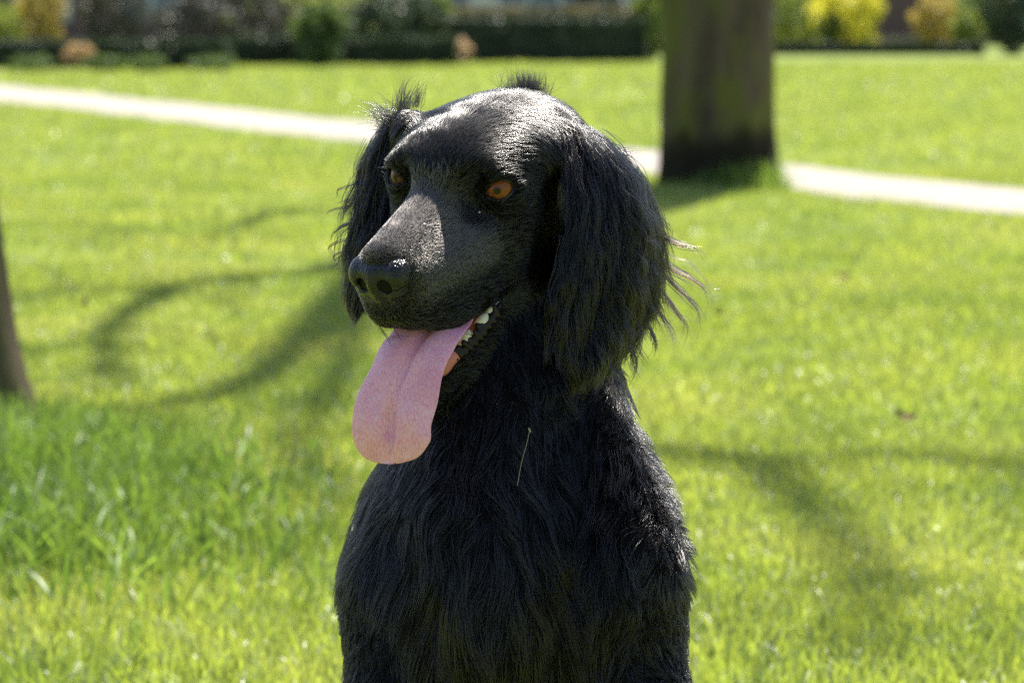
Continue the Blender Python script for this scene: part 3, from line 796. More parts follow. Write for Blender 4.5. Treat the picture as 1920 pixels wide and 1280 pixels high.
for s in (1, -1):                                        # nostril linings
    a = np.linspace(0, 2 * math.pi, 14, endpoint=False)
    ring = np.stack((s * 27 + 12 * np.cos(a), np.full(14, 254.0), -72 + 11 * np.sin(a)), 1)
    v_ = np.concatenate((ring, [[s * 24, 248, -72]]))
    mesh_obj('nostril', tw(HS + v_ @ HM.T), [(i, (i + 1) % 14, 14) for i in range(14)], M_nostril, nose_o)

# --- eyes
def eye_mat(name, iris_a, iris_b):
    m = mat(name, (0.2, 0.06, 0.01), 0.35, 0.0, Coat_Weight=1.0, Coat_Roughness=0.02, Coat_IOR=1.36)
    t = nd(m, 'ShaderNodeTexCoord'); sx = nd(m, 'ShaderNodeSeparateXYZ'); lk(m, t.outputs['Object'], sx.inputs[0])
    mm = nd(m, 'ShaderNodeMath', operation='DIVIDE'); lk(m, sx.outputs['Z'], mm.inputs[0]); mm.inputs[1].default_value = EYE_R * K * 1.06
    n = nd(m, 'ShaderNodeTexNoise', i_Scale=900.0, i_Detail=2.0)
    mp = nd(m, 'ShaderNodeMapping'); mp.inputs['Scale'].default_value = (1, 1, 0.15)
    lk(m, t.outputs['Object'], mp.inputs['Vector']); lk(m, mp.outputs['Vector'], n.inputs['Vector'])
    ir = ramp(m, n.outputs['Fac'], [(0.3, iris_a), (0.7, iris_b)])
    # z/R near 1 is the pupil
    rp = ramp(m, mm.outputs[0], [(0.0, (0.25, 0.2, 0.18)), (0.36, (0.01, 0.006, 0.005)), (0.46, (0.25, 0.2, 0.2)), (0.66, (1, 1, 1)), (0.962, (0.8, 0.75, 0.7)), (0.976, (0.05, 0.055, 0.06))])
    mx = nd(m, 'ShaderNodeMixRGB', blend_type='MULTIPLY', i_Fac=1.0)
    lk(m, ir.outputs['Color'], mx.inputs[1]); lk(m, rp.outputs['Color'], mx.inputs[2]); lk(m, mx.outputs[0], bsdf(m).inputs['Base Color'])
    return m
M_eye = eye_mat('amber_eye', (0.17, 0.050, 0.011), (0.30, 0.095, 0.020))
def uv_sphere(nu=40, nv_=24):
    v_, f_ = [], []
    for j in range(nv_ + 1):
        th = math.pi * j / nv_
        for i in range(nu):
            a = 2 * math.pi * i / nu
            v_.append((math.sin(th) * math.cos(a), math.sin(th) * math.sin(a), math.cos(th)))
    for j in range(nv_):
        for i in range(nu):
            f_.append((j * nu + i, (j + 1) * nu + i, (j + 1) * nu + (i + 1) % nu, j * nu + (i + 1) % nu))
    return np.array(v_), np.array(f_)
SPH_V, SPH_F = uv_sphere()
def q2w(v): return v[0] * R_ + v[1] * U_ - v[2] * F_
for s in (1, -1):
    e = H(*EYE[s])
    gz = HV(s * 0.38, 0.86, 0.30) if s > 0 else HV(s * 0.22, 0.93, 0.22)
    gz /= np.linalg.norm(gz)
    vv = SPH_V.copy(); cz = vv[:, 2]; vv = vv * (1 + 0.06 * np.clip((cz - 0.7) / 0.3, 0, 1) ** 1.5)[:, None]      # corneal bulge
    eo = mesh_obj('eye', vv * EYE_R * K, SPH_F, M_eye, dog)
    eo.location = Vector(tw(e)); eo.rotation_mode = 'QUATERNION'; eo.rotation_quaternion = Vector(q2w(gz)).to_track_quat('Z', 'Y')
    # wet lid rim round the opening
    ax, up, sd = LID[s]
    pts = []
    for i in range(36):
        a = 2 * math.pi * i / 36
        x_, y_ = 28.5 * math.cos(a), 1.2 + 20.8 * math.sin(a) * (1 - 0.25 * abs(math.cos(a)))
        d = x_ * sd + y_ * up; r_ = EYE_R + 1.5
        pts.append(e + d + ax * math.sqrt(max(9, r_ * r_ - d @ d)))
    pts = np.array(pts); vs, fs = [], []
    for i in range(36):
        tn = pts[(i + 1) % 36] - pts[i - 1]; tn /= np.linalg.norm(tn)
        n1 = pts[i] - e; n1 -= tn * (n1 @ tn); n1 /= np.linalg.norm(n1); n2 = np.cross(tn, n1)
        for j in range(8):
            b = 2 * math.pi * j / 8
            vs.append(pts[i] + 3.8 * (math.cos(b) * n1 + math.sin(b) * n2))
    for i in range(36):
        for j in range(8):
            fs.append((i * 8 + j, i * 8 + (j + 1) % 8, ((i + 1) % 36) * 8 + (j + 1) % 8, ((i + 1) % 36) * 8 + j))
    mesh_obj('eyelid', tw(np.array(vs)), fs, M_sheath, dog)
    if s > 0:                                                # the pinkish-brown inner corner and the tear bead
        P = pts[18] * 0.5 + pts[20] * 0.5 + ax * -2
        c_o = mesh_obj('tear_duct', tw(P + (SPH_V * (7, 7, 5)) @ np.stack((sd, up, ax), 0)), SPH_F, mat('tear_duct_skin', (0.20, 0.07, 0.05), 0.3), dog)

# --- tongue: a swept, grooved slab hanging over the lower teeth
TC = [(842, 560, -70), (822, 592, -12), (800, 618, 40), (776, 655, 70), (757, 700, 82), (743, 745, 86), (733, 790, 86), (733, 830, 82), (742, 869, 74)]
TWD = [64, 74, 78, 78, 81, 86, 88, 88, 88]
def spline(pts, n):
    pts = np.asarray(pts, float); m_ = len(pts)
    t = np.linspace(0, m_ - 1, n); i = np.clip(t.astype(int), 0, m_ - 2); f = (t - i)[:, None]
    p0 = pts[np.clip(i - 1, 0, m_ - 1)]; p1 = pts[i]; p2 = pts[i + 1]; p3 = pts[np.clip(i + 2, 0, m_ - 1)]
    return 0.5 * (2 * p1 + (p2 - p0) * f + (2 * p0 - 5 * p1 + 4 * p2 - p3) * f ** 2 + (3 * p1 - p0 - 3 * p2 + p3) * f ** 3)
NT, NS = 64, 29
cl = spline([q(*p) for p in TC], NT); wd = spline(np.array(TWD)[:, None], NT)[:, 0]
tv, tf = [], []
for i in range(NT):
    tn = cl[min(i + 1, NT - 1)] - cl[max(i - 1, 0)]; tn /= np.linalg.norm(tn)
    sd = np.array((0.86, -0.10, 0.50)) if i > 20 else hl
    sd = sd - tn * (sd @ tn); sd /= np.linalg.norm(sd)
    nn = np.cross(sd, tn); nn = nn if nn[2] > 0 else -nn
    tt = i / (NT - 1)
    wd[i] *= math.sqrt(max(0.0, 1 - max(0.0, (tt - 0.80) / 0.20) ** 2.3)) * 0.97 + 0.03
    for side in (1, -1):
        for j in range(NS):
            s_ = -1 + 2 * j / (NS - 1)
            th = (7.5 * (1 - abs(s_) ** 3) + 1.5) * (1 - 0.55 * max(0, (tt - 0.85) / 0.15))
            if side < 0 and (j == 0 or j == NS - 1): pass
            edge = 1 + 0.022 * math.sin(tt * 21 + (2 if s_ > 0 else 0)) * abs(s_) ** 2
            off = side * th
            groove = (-13 * math.exp(-((s_ - 0.05 * math.sin(tt * 7)) / 0.10) ** 2) - 5 * math.exp(-((s_ - 0.05) / 0.3) ** 2)) * (1 - 0.75 * max(0, min(1, (tt - 0.82) / 0.16)))
            curl = 10 * abs(s_) ** 2.2 * (-1 if s_ < 0 else -0.6) * math.sin(math.pi * min(1, tt * 1.15))
            lump = 2.2 * math.sin(9 * s_ + 14 * tt) + 1.6 * math.sin(23 * tt - 5 * s_)
            tip = -2 * math.exp(-(s_ / 0.16) ** 2) * max(0, tt - 0.9) * 10
            P = cl[i] + sd * (wd[i] * s_ * edge) + nn * (off + groove + curl + lump * (1 - abs(s_))) - tn * tip * -1.0
            tv.append(P)
row = 2 * NS
for i in range(NT - 1):
    for j in range(NS - 1):
        a = i * row + j; tf.append((a, a + 1, a + 1 + row, a + row))
        b = i * row + NS + j; tf.append((b, b + row, b + 1 + row, b + 1))
    a = i * row; tf.append((a, a + row, a + NS + row, a + NS))
    a = i * row + NS - 1; tf.append((a, a + NS, a + NS + row, a + row))
i = (NT - 1) * row
for j in range(NS - 1): tf.append((i + j, i + j + 1, i + NS + j + 1, i + NS + j))
to = mesh_obj('tongue', tw(np.array(tv)), tf, M_tongue, dog)
ss = to.modifiers.new('s', 'SUBSURF'); ss.levels = 1; ss.render_levels = 1

# --- gums, teeth and the knobbly lower lip on the near side
gum = SDF((-300, -200, -140), (60, 160, 160), 2.5)
gum.limb([q(934, 572, -34), q(905, 600, -34), q(872, 634, -26), q(838, 668, -6)], [10, 15, 17, 17], k=8)
gum.ell(q(832, 684, 8), (17, 27, 14), rotm((0, 0, 1), -32), k=14)
gum.ell(q(846, 664, -2), (20, 16, 14), k=14)
gv, gf = gum.mesh()
mesh_obj('gum', tw(gv), gf, M_gum, dog)
lip = SDF((-300, -260, -140), (80, 160, 160), 2.2)
LP = [(938, 572, -16), (926, 590, -12), (912, 608, -8), (897, 627, -4), (880, 644, 0), (866, 660, 4)]
lip.limb([q(*p) for p in LP], [6, 8, 9, 9, 8, 6], k=6)
rs = np.random.default_rng(3)
for (u_, v_, w_, r_) in [(922, 580, -8, 6), (914, 590, -5, 6.5), (905, 600, -2, 7), (896, 612, 1, 7), (889, 622, 3, 7), (880, 632, 5, 7), (870, 641, 7, 7), (860, 649, 9, 6.5), (851, 655, 11, 6), (842, 661, 12, 5.5)]:
    j1, j2, j3 = rs.normal(size=3) * 2.2; lip.limb([q(u_ + j1, v_ + j2, w_ + j3), q(u_ + 14, v_ + 12, w_ - 4)], [r_ * rs.uniform(0.55, 0.9), r_ * 0.75], k=3)
lv, lf = lip.mesh()
mesh_obj('lower_lip', tw(lv), lf, M_lip, dog)
def tooth(u_, v_, W_, wdt, hgt, lean):
    """a blunt conical tooth, root at image point (u,v), leaning in the picture plane"""
    vs, fs = [], []
    n, m_ = 12, 7
    up = np.array((math.sin(lean), math.cos(lean), 0.15)); sd = np.array((math.cos(lean), -math.sin(lean), 0)); dp = np.cross(sd, up)
    for j in range(m_):
        t = j / (m_ - 1); r_ = math.sqrt(max(0.0, 1 - t ** 2.6)) * (1 + 0.12 * math.sin(math.pi * t))
        for i in range(n):
            a = 2 * math.pi * i / n
            vs.append(q(u_, v_, W_) + up * hgt * t + sd * wdt * 0.5 * r_ * math.cos(a) + dp * wdt * 0.42 * r_ * math.sin(a))
    for j in range(m_ - 1):
        for i in range(n):
            fs.append((j * n + i, j * n + (i + 1) % n, (j + 1) * n + (i + 1) % n, (j + 1) * n + i))
    mesh_obj('tooth', tw(np.array(vs)), fs, M_tooth, dog)
tooth(846, 662, 4, 13, 20, 0.25)
tooth(859, 652, 2, 9, 13, 0.5)
tooth(869, 644, 0, 20, 29, 0.40)
tooth(884, 628, -4, 9, 13, 0.6)
tooth(898, 612, -8, 22, 30, 0.55)
tooth(914, 591, -16, 16, 22, 0.6)
tooth(927, 576, -22, 11, 15, 0.6)

# --- ears: leaf-shaped flaps, folded over at the root
def ear_flap(front, rear, bulge, n=40, m=22, thick=7):
    """front/rear edges as lists of (u, v, W); returns grid of points (n, m, 3) and outward normals"""
    fa = spline([q(*p) for p in front], n); ra = spline([q(*p) for p in rear], n)
    b = np.linspace(0, 1, m)[None, :, None]
    G = fa[:, None, :] * (1 - b) + ra[:, None, :] * b
    t = np.linspace(0, 1, n)[:, None, None]
    prof = (4 * b * (1 - b)) ** 0.8 * (0.35 + 0.65 * np.sin(math.pi * np.clip(t * 0.9 + 0.1, 0, 1)))
    fold = 9 * np.sin(b * 9.0 + t * 2.0) * (0.3 + t) + 6 * np.sin(b * 17 + 1.0 + t * 3)
    G = G + np.array((0.25, 0, 1.0)) * (bulge * prof + fold * np.minimum(1, 4 * b * (1 - b)))
    du = np.gradient(G, axis=1); dv = np.gradient(G, axis=0)
    N = np.cross(du, dv); N /= np.linalg.norm(N, axis=2, keepdims=True) + 1e-9
    if N[..., 2].mean() < 0: N = -N
    return G, N
def ear_mesh(G, N, thick=6):
    n, m = G.shape[:2]
    edge = np.minimum(1, 4 * np.minimum(np.linspace(0, 1, m), 1 - np.linspace(0, 1, m)))[None, :, None]
    A = G + N * thick * edge; B = G - N * thick * edge
    v = np.concatenate((A.reshape(-1, 3), B.reshape(-1, 3))); f = []
    o = n * m
    for i in range(n - 1):
        for j in range(m - 1):
            a = i * m + j
            f.append((a, a + m, a + m + 1, a + 1)); f.append((o + a, o + a + 1, o + a + m + 1, o + a + m))
        a = i * m; f.append((a, o + a, o + a + m, a + m)); a = i * m + m - 1; f.append((a, a + m, o + a + m, o + a))
    for j in range(m - 1):
        a = (n - 1) * m + j; f.append((a, o + a, o + a + 1, a + 1))
        a = j; f.append((a, a + 1, o + a + 1, o + a))
    return v, f
EN = ear_flap([(1052, 232, -95), (1064, 300, -40), (1072, 380, -12), (1060, 460, 0), (1038, 540, 6), (1028, 610, 2), (1058, 672, -6)],
              [(1082, 236, -130), (1130, 280, -120), (1180, 345, -125), (1212, 425, -135), (1218, 510, -140), (1196, 590, -130), (1130, 668, -80)], 45)
EFAR = ear_flap([(778, 212, -170), (772, 262, -175), (764, 330, -180), (752, 400, -180), (735, 455, -175), (712, 510, -172), (690, 560, -170)],
                [(752, 208, -200), (712, 255, -215), (684, 320, -225), (670, 390, -225), (663, 450, -220), (660, 505, -210), (662, 545, -200)], 16)
ears = []
for (G, N) in (EN, EFAR):
    v_, f_ = ear_mesh(G, N)
    ears.append(mesh_obj('ear', tw(v_), f_, M_skin, dog))
ears[0]['label'] = 'near hanging ear with long wavy feathering'
ears[1]['label'] = 'far hanging ear half hidden behind the face'

# --- coat ---------------------------------------------------------------------------------------------------------
def unit(a): return a / (np.linalg.norm(a, axis=-1, keepdims=True) + 1e-9)
tri = np.concatenate((BF[:, [0, 1, 2]], BF[:, [0, 2, 3]]))
ta, tb, tcc = BV[tri[:, 0]], BV[tri[:, 1]], BV[tri[:, 2]]
TN = np.cross(tb - ta, tcc - ta); TAREA = np.linalg.norm(TN, axis=1) / 2
TC3 = (ta + tb + tcc) / 3
TNN = body.grad(TC3)
def loc(P): return (P - HS) @ HM
def smooth(a, b, x):
    t = np.clip((x - a) / (b - a), 0, 1); return t * t * (3 - 2 * t)
# low-frequency random vector field that makes the coat wander in locks
_nk = RNG.normal(size=(14, 3)); _nk = _nk / np.linalg.norm(_nk, axis=1, keepdims=True)
_ph = RNG.uniform(0, 6.28, (14, 3)); _nw = RNG.normal(size=(14, 3))
def wander(P, wl):
    a = (P @ _nk.T) * (6.283 / wl) * np.linspace(0.7, 2.2, 14)
    return sum(np.sin(a[:, i:i + 1] + _ph[i]) * _nw[i] for i in range(14)) * 0.27
def is_head(P):
    L = loc(P)
    d = np.linalg.norm((L - np.array((0, -40, -90))) / np.array((190, 330, 215)), axis=1)
    A, B = np.array((62, -40, -235.)), np.array((15, 215, -335.))
    Q = np.stack((np.abs(L[:, 0]), L[:, 1], L[:, 2]), 1); ab = B - A
    t = np.clip(((Q - A) @ ab) / (ab @ ab), 0, 1)[:, None]
    jaw = np.linalg.norm(Q - A - t * ab, axis=1)
    return np.maximum(1 - smooth(0.92, 1.12, d), 1 - smooth(46, 70, jaw))
def flow(P):
    """direction in which the coat lies"""
    L = loc(P); h = is_head(P)[:, None]
    sx = np.clip(L[:, 0] / 110, -1.2, 1.2)
    back = smooth(-60, -220, L[:, 1])
    fl = np.stack((sx * (0.30 + 0.75 * smooth(20, -140, L[:, 1])), -1.0 + 0.2 * np.abs(sx), 0.10 - 0.65 * np.abs(sx) * smooth(60, -180, L[:, 1]) - 0.5 * back - 0.35 * smooth(-60, -200, L[:, 2])), 1)
    fh = unit(fl) @ HM.T
    side = np.clip((P[:, 0] - (-35)) / 300, -1, 1)
    chest = smooth(-200, -480, P[:, 1])
    fb = DOWN[None, :] + np.stack((side * (0.30 - 0.15 * chest), np.zeros(len(P)), np.zeros(len(P))), 1)
    sm_ = (smooth(95, 170, P[:, 0]) * smooth(-30, -110, P[:, 1]) * smooth(-480, -400, P[:, 1]))[:, None]
    fb = unit(unit(fb) * (1 - 0.8 * sm_) + 0.8 * sm_ * np.array((-0.40, -0.50, 0.75)))
    return unit(fh * h + fb * (1 - h))
def comb(roots, length, npts, lift, hgt, wob, wl, sdf=body, curl=0.0):
    n = len(roots); P = roots.copy(); out = [P.copy()]
    N0 = sdf.grad(P); L = np.broadcast_to(length, (n,))
    rnd = RNG.normal(size=(n, 3)) * wob
    for k in range(1, npts):
        t = k / (npts - 1)
        N = sdf.grad(P) if k % 2 == 1 else N
        d = flow(P) + wander(P, wl) * (0.16 + 0.5 * curl) + rnd
        d = d - N * (d * N).sum(1, keepdims=True)
        d = unit(d) * (1 - lift) + N * lift * (1 - 0.6 * t)
        P = P + unit(d) * (L / (npts - 1))[:, None]
        tgt = hgt * (0.3 + 0.7 * t)
        v = sdf.val(P)
        P = P + N * np.clip(tgt * RNG.uniform(0.2, 1.0, n) - v, 0, 12)[:, None]
        out.append(P.copy())
    return np.stack(out, 1)
from mathutils.kdtree import KDTree
def clump(S, frac, amount, power=1.6):
    """pull strands towards randomly picked neighbours so that they form locks"""
    n = len(S); g = RNG.choice(n, max(2, int(n * frac)), replace=False)
    kd = KDTree(len(g))
    for i, r in enumerate(S[g, 0]): kd.insert(r, i)
    kd.balance()
    near = np.array([kd.find(r)[1] for r in S[:, 0]])
    t = np.linspace(0, 1, S.shape[1])[None, :, None] ** power
    amt = amount * RNG.uniform(0.5, 1.0, n)[:, None, None]
    tgt = S[g[near]]
    return S * (1 - t * amt) + tgt * t * amt
def pick(n, weight):
    w = TAREA * weight; p = w / w.sum()
    i = RNG.choice(len(w), n, p=p)
    r1 = np.sqrt(RNG.random(n))[:, None]; r2 = RNG.random(n)[:, None]
    return ta[i] * (1 - r1) + tb[i] * r1 * (1 - r2) + tcc[i] * r1 * r2, i
Lc = loc(TC3)
facing = np.where(TNN[:, 2] > -0.35, 1.0, 0.30)
headw = is_head(TC3)
bare = np.ones(len(TC3))
bare[(Lc[:, 1] > 215) & (np.abs(Lc[:, 0]) < 50) & (Lc[:, 2] > -98) & (Lc[:, 2] < -34)] = 0               # nose leather
for s in (1, -1):
    ax, up, sd = LID[s]; d = TC3 - H(*EYE[s])
    ex, ey, ez = d @ sd, d @ up, d @ ax
    bare[((ex / 31) ** 2 + (ey / 20) ** 2 < 1) & (ez > 0)] = 0
zc = -251 - 0.43 * Lc[:, 1]
inmouth = (Lc[:, 1] > 30) & (Lc[:, 2] < -200) & (Lc[:, 2] > zc + 6) & ((TNN @ hu > 0.62) | (np.abs(Lc[:, 0]) < 36))
bare[inmouth] = 0
vis = ((TC3[:, 1] > -760) | (np.abs(TC3[:, 0]) > 1e9)) * 1.0 + (TC3[:, 1] <= -760) * 0.25

# face
def face_len(L0):
    ln = 9 + 11 * smooth(150, -40, L0[:, 1]) + 10 * smooth(-40, -200, L0[:, 1]) + 8 * smooth(-120, -220, L0[:, 2])
    dn = np.linalg.norm((L0 - np.array((0, 240, -72))), axis=1)
    return ln * RNG.uniform(0.7, 1.25, len(L0)) * (0.35 + 0.65 * smooth(60, 110, dn))
mzw = smooth(10, 90, Lc[:, 1]) * smooth(-150, -95, Lc[:, 2])  # upper muzzle, where the fur lightened for the sunlit patch grows
top = lambda L: smooth(-60, -150, L[:, 1]) * smooth(-40, 30, L[:, 2])
R0, ti = pick(100000, headw * facing * bare * (1 - 0.85 * mzw))
L0 = loc(R0)
S = comb(R0, face_len(L0), 4, 0.15, 2.0, 0.10, 120)
hair_obj('face_undercoat', [tw(S)], [0.40 * K * RNG.uniform(0.6, 1.3, len(S))], M_under, dog)
R0, ti = pick(36000, headw * facing * bare * (1 - 0.6 * mzw))
L0 = loc(R0); tp_ = top(L0)
S = clump(comb(R0, face_len(L0) * 1.25 + 12 * tp_, 6, 0.17 + 0.08 * tp_[:, None], 3.5, 0.10, 110, curl=0.05), 0.22, 0.5, 1.1)
face_o = hair_obj('face_fur', [tw(S)], [0.42 * K * RNG.uniform(0.5, 1.5, len(S))], M_fur, dog)
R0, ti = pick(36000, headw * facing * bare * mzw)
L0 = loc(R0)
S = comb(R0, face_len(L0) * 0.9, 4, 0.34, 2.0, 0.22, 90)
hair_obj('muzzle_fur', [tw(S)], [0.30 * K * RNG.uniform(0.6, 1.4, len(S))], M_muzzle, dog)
# neck, chest and legs: undercoat, then long guard hair in locks
R1, ti = pick(95000, (1 - headw) * facing * bare * vis)
chest = smooth(-150, -420, R1[:, 1]) * smooth(330, 120, np.abs(R1[:, 0] + 35)) * smooth(-330, -120, R1[:, 2])
limbs_ = smooth(-430, -520, R1[:, 1]) * smooth(150, 230, np.abs(R1[:, 0] + 10))
ln = (36 + 60 * chest) * (1 - 0.45 * limbs_) * RNG.uniform(0.7, 1.3, len(R1))
shag = (smooth(100, 190, R1[:, 0]) * smooth(-40, -130, R1[:, 1]) * smooth(-470, -400, R1[:, 1]))[:, None]
S1 = clump(clump(comb(R1, ln, 7, 0.20 + 0.18 * shag, 7.0, 0.13 + 0.12 * shag, 260), 0.10, 0.7, 1.2), 0.012, 0.4)
R2, ti = pick(26000, (1 - headw) * facing * bare * vis * (0.25 + 1.0 * smooth(-100, -350, TC3[:, 1])))
chest2 = smooth(-150, -420, R2[:, 1]) * smooth(330, 120, np.abs(R2[:, 0] + 35)) * smooth(-330, -120, R2[:, 2])
limbs_ = smooth(-430, -520, R2[:, 1]) * smooth(150, 230, np.abs(R2[:, 0] + 10))
ln = (54 + 75 * chest2) * (1 - 0.75 * limbs_) * RNG.uniform(0.6, 1.4, len(R2))
shag = (smooth(100, 190, R2[:, 0]) * smooth(-40, -130, R2[:, 1]) * smooth(-470, -400, R2[:, 1]))[:, None]
S2 = clump(clump(comb(R2, ln, 9, 0.24 + 0.24 * shag, 13.0, 0.11 + 0.17 * shag, 170, curl=0.22), 0.06, 0.8, 1.2), 0.008, 0.4)
hair_obj('body_undercoat', [tw(S1)], [0.46 * K * RNG.uniform(0.7, 1.2, len(S1))], M_under, dog)
R3, ti = pick(52000, (1 - headw) * facing * bare * vis)
chest3 = smooth(-150, -420, R3[:, 1]) * smooth(330, 120, np.abs(R3[:, 0] + 35)) * smooth(-330, -120, R3[:, 2])
limbs_ = smooth(-430, -520, R3[:, 1]) * smooth(150, 230, np.abs(R3[:, 0] + 10))
shag = (smooth(100, 190, R3[:, 0]) * smooth(-40, -130, R3[:, 1]) * smooth(-470, -400, R3[:, 1]))[:, None]
ln = (44 + 60 * chest3) * (1 - 0.62 * limbs_) * RNG.uniform(0.7, 1.3, len(R3))
S3 = clump(comb(R3, ln, 8, 0.16 + 0.14 * shag, 8.0, 0.07 + 0.12 * shag, 130, curl=0.12), 0.10, 0.7, 1.1)
coat_o = hair_obj('body_fur', [tw(S2), tw(S3)], [0.50 * K * RNG.uniform(0.6, 1.3, len(S2)), 0.50 * K * RNG.uniform(0.6, 1.4, len(S3))], M_furlong, dog)

# ear feathering: long wavy locks that hang from the flap
def ear_hair(G, N, n_locks, per, length, wav, splay, outward, spread=8.5, fz=0.12, brange=(0, 1), trange=(0.02, 1), npts=16, lay=0.3):
    n, m = G.shape[:2]
    out = []
    T = np.gradient(G, axis=0); T = unit(T); Bv = unit(np.gradient(G, axis=1))
    tt = RNG.uniform(*trange, n_locks); bb = RNG.uniform(*brange, n_locks)
    s = np.linspace(0, 1, npts)
    for a, b in zip(tt, bb):
        i = min(n - 1, int(a * (n - 1))); j = min(m - 1, int(b * (m - 1)))
        d0 = T[i, j]; bn = Bv[i, j]; nn = N[i, j]
        Lk = length * RNG.uniform(0.55, 1.2) * (1.15 - 0.72 * a)
        amp = wav * RNG.uniform(0.4, 1.5); wlen = RNG.uniform(92, 120); ph = 3.2 * a * (n / 40) + 3.0 * b + RNG.normal() * 0.45
        sp = splay * (b - 0.45) * 2 * RNG.uniform(0.3, 1.4) + RNG.normal() * 0.08
        dist = s * Lk
        mixd = np.clip(s * 0.9, 0, 1)[:, None]
        dirs = unit(d0 * (1 - mixd) + DOWN * mixd + bn * sp + nn * (lay * (1 - s)[:, None]))
        path = np.cumsum(np.concatenate((np.zeros((1, 3)), dirs[1:] * Lk / (npts - 1))), axis=0)
        env = np.clip(s * 1.6, 0, 1)
        wv = (amp * env * np.sin(dist * 6.283 / wlen + ph))[:, None] * bn + (0.6 * amp * env * np.cos(dist * 6.283 / wlen * 0.9 + ph))[:, None] * nn
        base = G[i, j] + nn * (RNG.uniform(5, 8) + outward) + path + wv
        k = max(3, int(per * RNG.uniform(0.6, 1.4)))
        off = RNG.normal(size=(k, 1, 3)) * spread
        tight = (1 - 0.6 * np.clip(s * 1.2, 0, 1))[None, :, None]
        jit = np.cumsum(RNG.normal(size=(k, npts, 3)) * fz, axis=1)
        lens = RNG.uniform(0.7, 1.0, k)[:, None, None]
        st = base[None] + off * tight + jit
        st = st[:, :1] + (st - st[:, :1]) * (lens * 0.3 + 0.7)
        out.append(st)
    return np.concatenate(out)
def short_ear(G, N, n_h, ln, side=1):
    n, m = G.shape[:2]
    a = RNG.uniform(0, n - 1.001, n_h); b = RNG.uniform(0, m - 1.001, n_h); i = a.astype(int); j = b.astype(int)
    fa, fb = (a - i)[:, None], (b - j)[:, None]
    def sm(A): return (A[i, j] * (1 - fa) * (1 - fb) + A[i + 1, j] * fa * (1 - fb) + A[i, j + 1] * (1 - fa) * fb + A[i + 1, j + 1] * fa * fb)
    P = sm(G) + side * sm(N) * 5; T = unit(sm(np.gradient(G, axis=0))); Nn = sm(N) * side
    pts = [P]; l_ = ln * RNG.uniform(0.6, 1.3, n_h)
    r = RNG.normal(size=(n_h, 3)) * 0.10
    for k in range(1, 7):
        d = unit(T + r + wander(pts[-1], 110) * 0.22 + Nn * (0.16 - 0.05 * k) + DOWN * 0.08 * k)
        pts.append(pts[-1] + d * (l_ / 6)[:, None])
    return clump(np.stack(pts, 1), 0.04, 0.6)
near_u = [short_ear(*EN, 30000, 56), short_ear(*EN, 6000, 40, -1)]
hair_obj('ear_undercoat', [tw(s) for s in near_u], [0.44 * K] * 2, M_under, ears[0])
near_s = [short_ear(*EN, 9000, 74),
          ear_hair(*EN, 260, 17, 160, 4.5, 0.16, 1.0, brange=(0.05, 1.0), trange=(0.06, 0.98)),
          ear_hair(*EN, 150, 16, 180, 11, 0.32, 2.0, brange=(0.5, 1.0), trange=(0.2, 0.98)),
          ear_hair(*EN, 80, 16, 80, 6, 0.2, 0.0, brange=(0.05, 0.95), trange=(0.8, 1.0))]
hair_obj('ear_feathering', [tw(s) for s in near_s], [0.48 * K] + [0.54 * K] * 3, M_furlong, ears[0])
# loose locks that blow out behind the near ear
def lock(ctrl, n, spread, npts=18, curl=0.0):
    P = spline([q(*c) for c in ctrl], npts); t = np.linspace(0, 1, npts)
    off = RNG.normal(size=(n, 1, 3)) * spread; fan = RNG.normal(size=(n, 1, 3)) * spread * 1.1
    ph = RNG.uniform(0, 6.28, (n, 1, 1)); wv = curl * np.sin(t[None, :, None] * 9 + ph) * np.array((0.7, 0.7, 0.3)) * t[None, :, None]
    L_ = RNG.uniform(0.55, 1.0, (n, 1))
    idx = L_ * np.linspace(0, npts - 1.001, npts)[None, :]
    i0 = idx.astype(int); fr = (idx - i0)[..., None]
    base = P[i0] * (1 - fr) + P[np.minimum(i0 + 1, npts - 1)] * fr
    return base + off * (1 - 0.75 * t)[None, :, None] + fan * (t ** 2)[None, :, None] + wv
LK = [([(1205, 415, -130), (1248, 446, -132), (1285, 462, -135), (1312, 470, -138), (1328, 492, -140)], 12), ([(1212, 455, -135), (1255, 500, -138), (1300, 525, -142), (1326, 548, -145), (1336, 580, -146)], 16),
      ([(1215, 480, -135), (1258, 530, -140), (1292, 560, -142), (1312, 592, -145), (1300, 626, -146)], 14), ([(1212, 510, -135), (1250, 560, -140), (1272, 590, -142), (1286, 612, -142), (1278, 648, -142)], 14),
      ([(1205, 540, -130), (1236, 585, -135), (1258, 618, -138), (1262, 650, -138)], 14), ([(1190, 570, -125), (1218, 615, -130), (1230, 650, -132), (1222, 672, -132)], 14),
      ([(1165, 610, -110), (1186, 655, -112), (1192, 690, -112), (1180, 715, -112)], 14), ([(1130, 640, -80), (1158, 690, -85), (1174, 720, -88), (1168, 748, -88)], 12), ([(1215, 440, -135), (1262, 480, -138), (1300, 498, -140), (1340, 540, -142), (1360, 530, -143)], 4)]
locks = [lock(c, n, 3.2, curl=4.0) for c, n in LK]
hair_obj('ear_wisps', [tw(s) for s in locks[:5] + locks[8:]], [0.45 * K] * 6, M_furbrown, ears[0])
hair_obj('ear_locks', [tw(s) for s in locks[5:8]] + [tw(lock(c, 16, 5.5, curl=3.0)) for c, n in LK[:8]], [0.5 * K] * 11, M_furlong, ears[0])
hair_obj('ear_undercoat', [tw(short_ear(*EFAR, 14000, 46))], [0.44 * K], M_under, ears[1])
